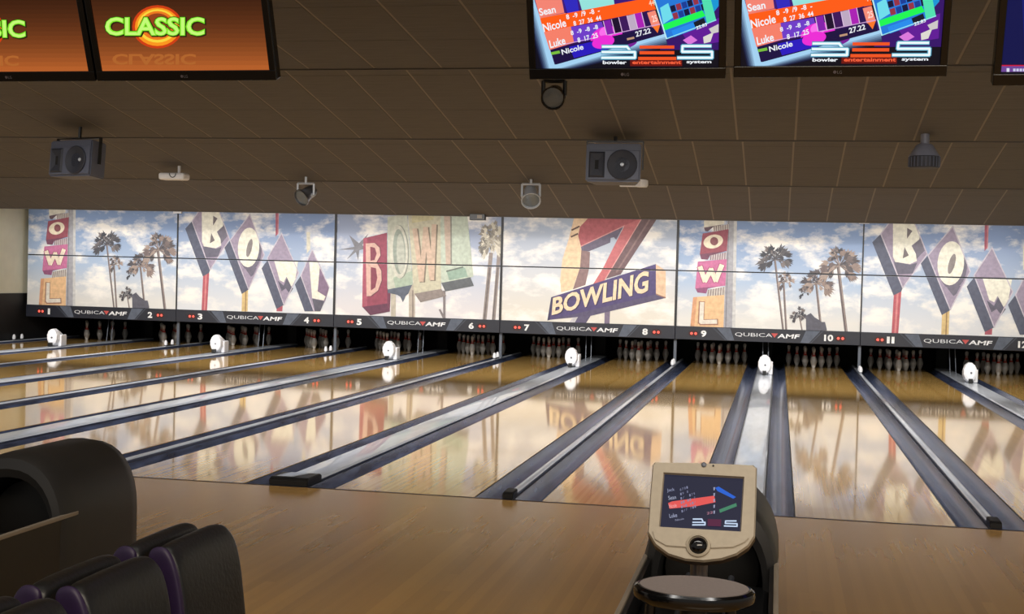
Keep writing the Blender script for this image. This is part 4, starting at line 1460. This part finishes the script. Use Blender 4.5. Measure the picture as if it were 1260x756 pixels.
# sculpted brow line under the screen
bl = [cconv(*q) for q in ((803, 655), (820, 662), (842, 668), (846, 676), (820, 674), (806, 666))]
for pts in (bl, [cconv(*q) for q in ((922, 664), (904, 668), (876, 670), (874, 677), (902, 676), (916, 670))]):
    bm = bmesh.new()
    prism(bm, pts, -0.018, -0.010)
    bmesh.ops.bevel(bm, geom=[e for e in bm.edges], offset=0.002, segments=2, affect='EDGES')
    obj('palm_rest', clean(bm), M['tan'], t)
for q, r, m_ in (((866.3, 574), 0.010, 'steel'), ((877.8, 575.2), 0.0035, 'black')):
    a = cconv(*q)
    bm = bmesh.new()
    lathe(bm, [(r, 0), (r, 0.004), (r * .6, 0.006), (0, 0.006)], 14)
    xform(bm, Matrix.Translation((a[0], -0.011, a[1])) @ Matrix.Rotation(math.radians(90), 4, 'X'))
    obj('lock' if m_ == 'steel' else 'sensor', xform(bm, RX), M[m_], t)
bm = bmesh.new()
tube(bm, (0, 0.03, -CO.z + 0.302), (0, 0.0, -0.13), 0.033, 16)
obj('pillar', bm, M['steel'], t, True)

# ------------------------------------------------------------------ oval table in front of it
p = at_y(854, 724.5, -4.78)
t = thing('oval_table', 'small oval table with grey laminate top and thick glossy black rim', 'table', (p.x, p.y, 0), 0)
RXX, RYY = 0.197, 0.160
bm = bmesh.new()
lathe(bm, [(0, 0.005), (0.95, 0.005), (0.95, 0.009), (0, 0.009)], 48, sx=RXX * .96, sy=RYY * .96)
o = obj('top', bm, M['table_grey'], t)
o.location = (0, 0, p.z)
bm = bmesh.new()
lathe(bm, [(0.88, 0.004), (0.93, 0.008), (0.985, 0.0), (1.0, -0.014), (0.985, -0.030), (0.93, -0.040), (0.3, -0.044), (0.0, -0.044), ], 48, sx=RXX * 1.02, sy=RYY * 1.02)
o = obj('rim', bm, M['gloss_black'], t, True)
o.location = (0, 0, p.z)
bm = bmesh.new()
lathe(bm, [(0.05, 0.02), (0.045, p.z - 0.04)], 20)
obj('pedestal', bm, M['black'], t, True)
for dx in (-0.14, 0.12):
    bm = bmesh.new()
    tube(bm, (dx * 1.15, 0.0, 0.0), (dx, 0, p.z - 0.03), 0.018, 12)
    obj('leg', bm, M['black'], t, True)
bm = bmesh.new()
lathe(bm, [(0.17, 0.0), (0.165, 0.015), (0.06, 0.035), (0, 0.035)], 28)
obj('base', bm, M['black'], t, True)

# ------------------------------------------------------------------ back-to-back seats
def seat(x, y, side, label):
    """side=+1 faces +x; local x is forward, y along the row"""
    t = thing('lounge_seat', label, 'seat', (x, y, 0), 0 if side > 0 else math.pi, 'back to back seats')
    L = 0.235
    # backrest: reclined pad, thick rounded top, slightly bowed
    prof = [(-0.055, 0.745), (-0.035, 0.762), (-0.005, 0.765), (0.016, 0.75), (0.040, 0.70), (0.060, 0.60), (0.070, 0.50), (0.086, 0.40), (0.04, 0.38), (0.012, 0.50), (-0.016, 0.62), (-0.045, 0.70)]
    def slab(y0, y1, inset=0.0, corner=0.0):
        bm = bmesh.new()
        rings = []
        e1, e2 = min(0.012, (y1 - y0) * .2), min(0.05, (y1 - y0) * .4)
        ys = [y0, y0 + e1, y0 + e2, (y0 + y1) / 2, y1 - e2, y1 - e1, y1]
        sc_ = [0.90, 0.97, 1.0, 1.0, 1.0, 0.96, 0.88]
        cx_, cz_ = 0.03, 0.57
        for yy, s in zip(ys, sc_):
            drop = corner * (1 - s) * 6
            rings.append([bm.verts.new((cx_ + (a - cx_) * (s if yy in (y0, y1) else 1) - 0 * drop, yy, cz_ + (b - cz_) * s - (drop * 0.03 if b > 0.7 else 0))) for a, b in prof])
        n = len(prof)
        for A, B in zip(rings, rings[1:]):
            for i in range(n):
                bm.faces.new((A[i], A[(i + 1) % n], B[(i + 1) % n], B[i]))
        bm.faces.new(rings[0]); bm.faces.new(rings[-1])
        bmesh.ops.recalc_face_normals(bm, faces=bm.faces[:])
        return bm
    a, b = -L, L
    def soft(o):
        m = o.modifiers.new('soft', 'SUBSURF')
        m.levels = m.render_levels = 2
        for p in o.data.polygons:
            p.use_smooth = True
    soft(obj('backrest', slab(a + 0.03, b - 0.002, corner=1) if side > 0 else slab(a + 0.002, b - 0.03, corner=1), M['leather'], t))
    # purple side band at the end turned to the concourse
    if side > 0:
        soft(obj('side_band', slab(a + 0.002, a + 0.034), M['purple'], t))
    else:
        soft(obj('side_band', slab(b - 0.034, b - 0.002), M['purple'], t))
    bm = boxm(0.055, 0.53, a + 0.008, b - 0.008, 0.34, 0.44, bevel=0.035)
    obj('seat_cushion', bm, M['leather'], t, True)
    bm = boxm(0.08, 0.52, a + 0.03, b - 0.03, 0.29, 0.345, bevel=0.01)
    obj('seat_pan', bm, M['black'], t)
    bm = boxm(0.20, 0.32, -0.06, 0.06, 0.012, 0.295, bevel=0.01)
    obj('pedestal', bm, M['black'], t)
    bm = boxm(0.10, 0.44, -0.10, 0.10, 0.0, 0.014, bevel=0.004)
    obj('foot', bm, M['black'], t)

NEARL = ['black leather seat with purple side band, end of the row by the ball return', 'black leather seat with purple side band, second from the ball return',
         'black leather seat with purple side band, third from the ball return']
FARL = ['black seat showing only its rounded top, end of the rear row by the ball return', 'black seat showing only its rounded top, second in the rear row',
        'black seat showing only its rounded top, third in the rear row']
for i in range(3):
    yc = -5.29 - 0.515 * i
    seat(-1.58, yc, 1, NEARL[i])
    seat(-1.715, yc - 0.02, -1, FARL[i])
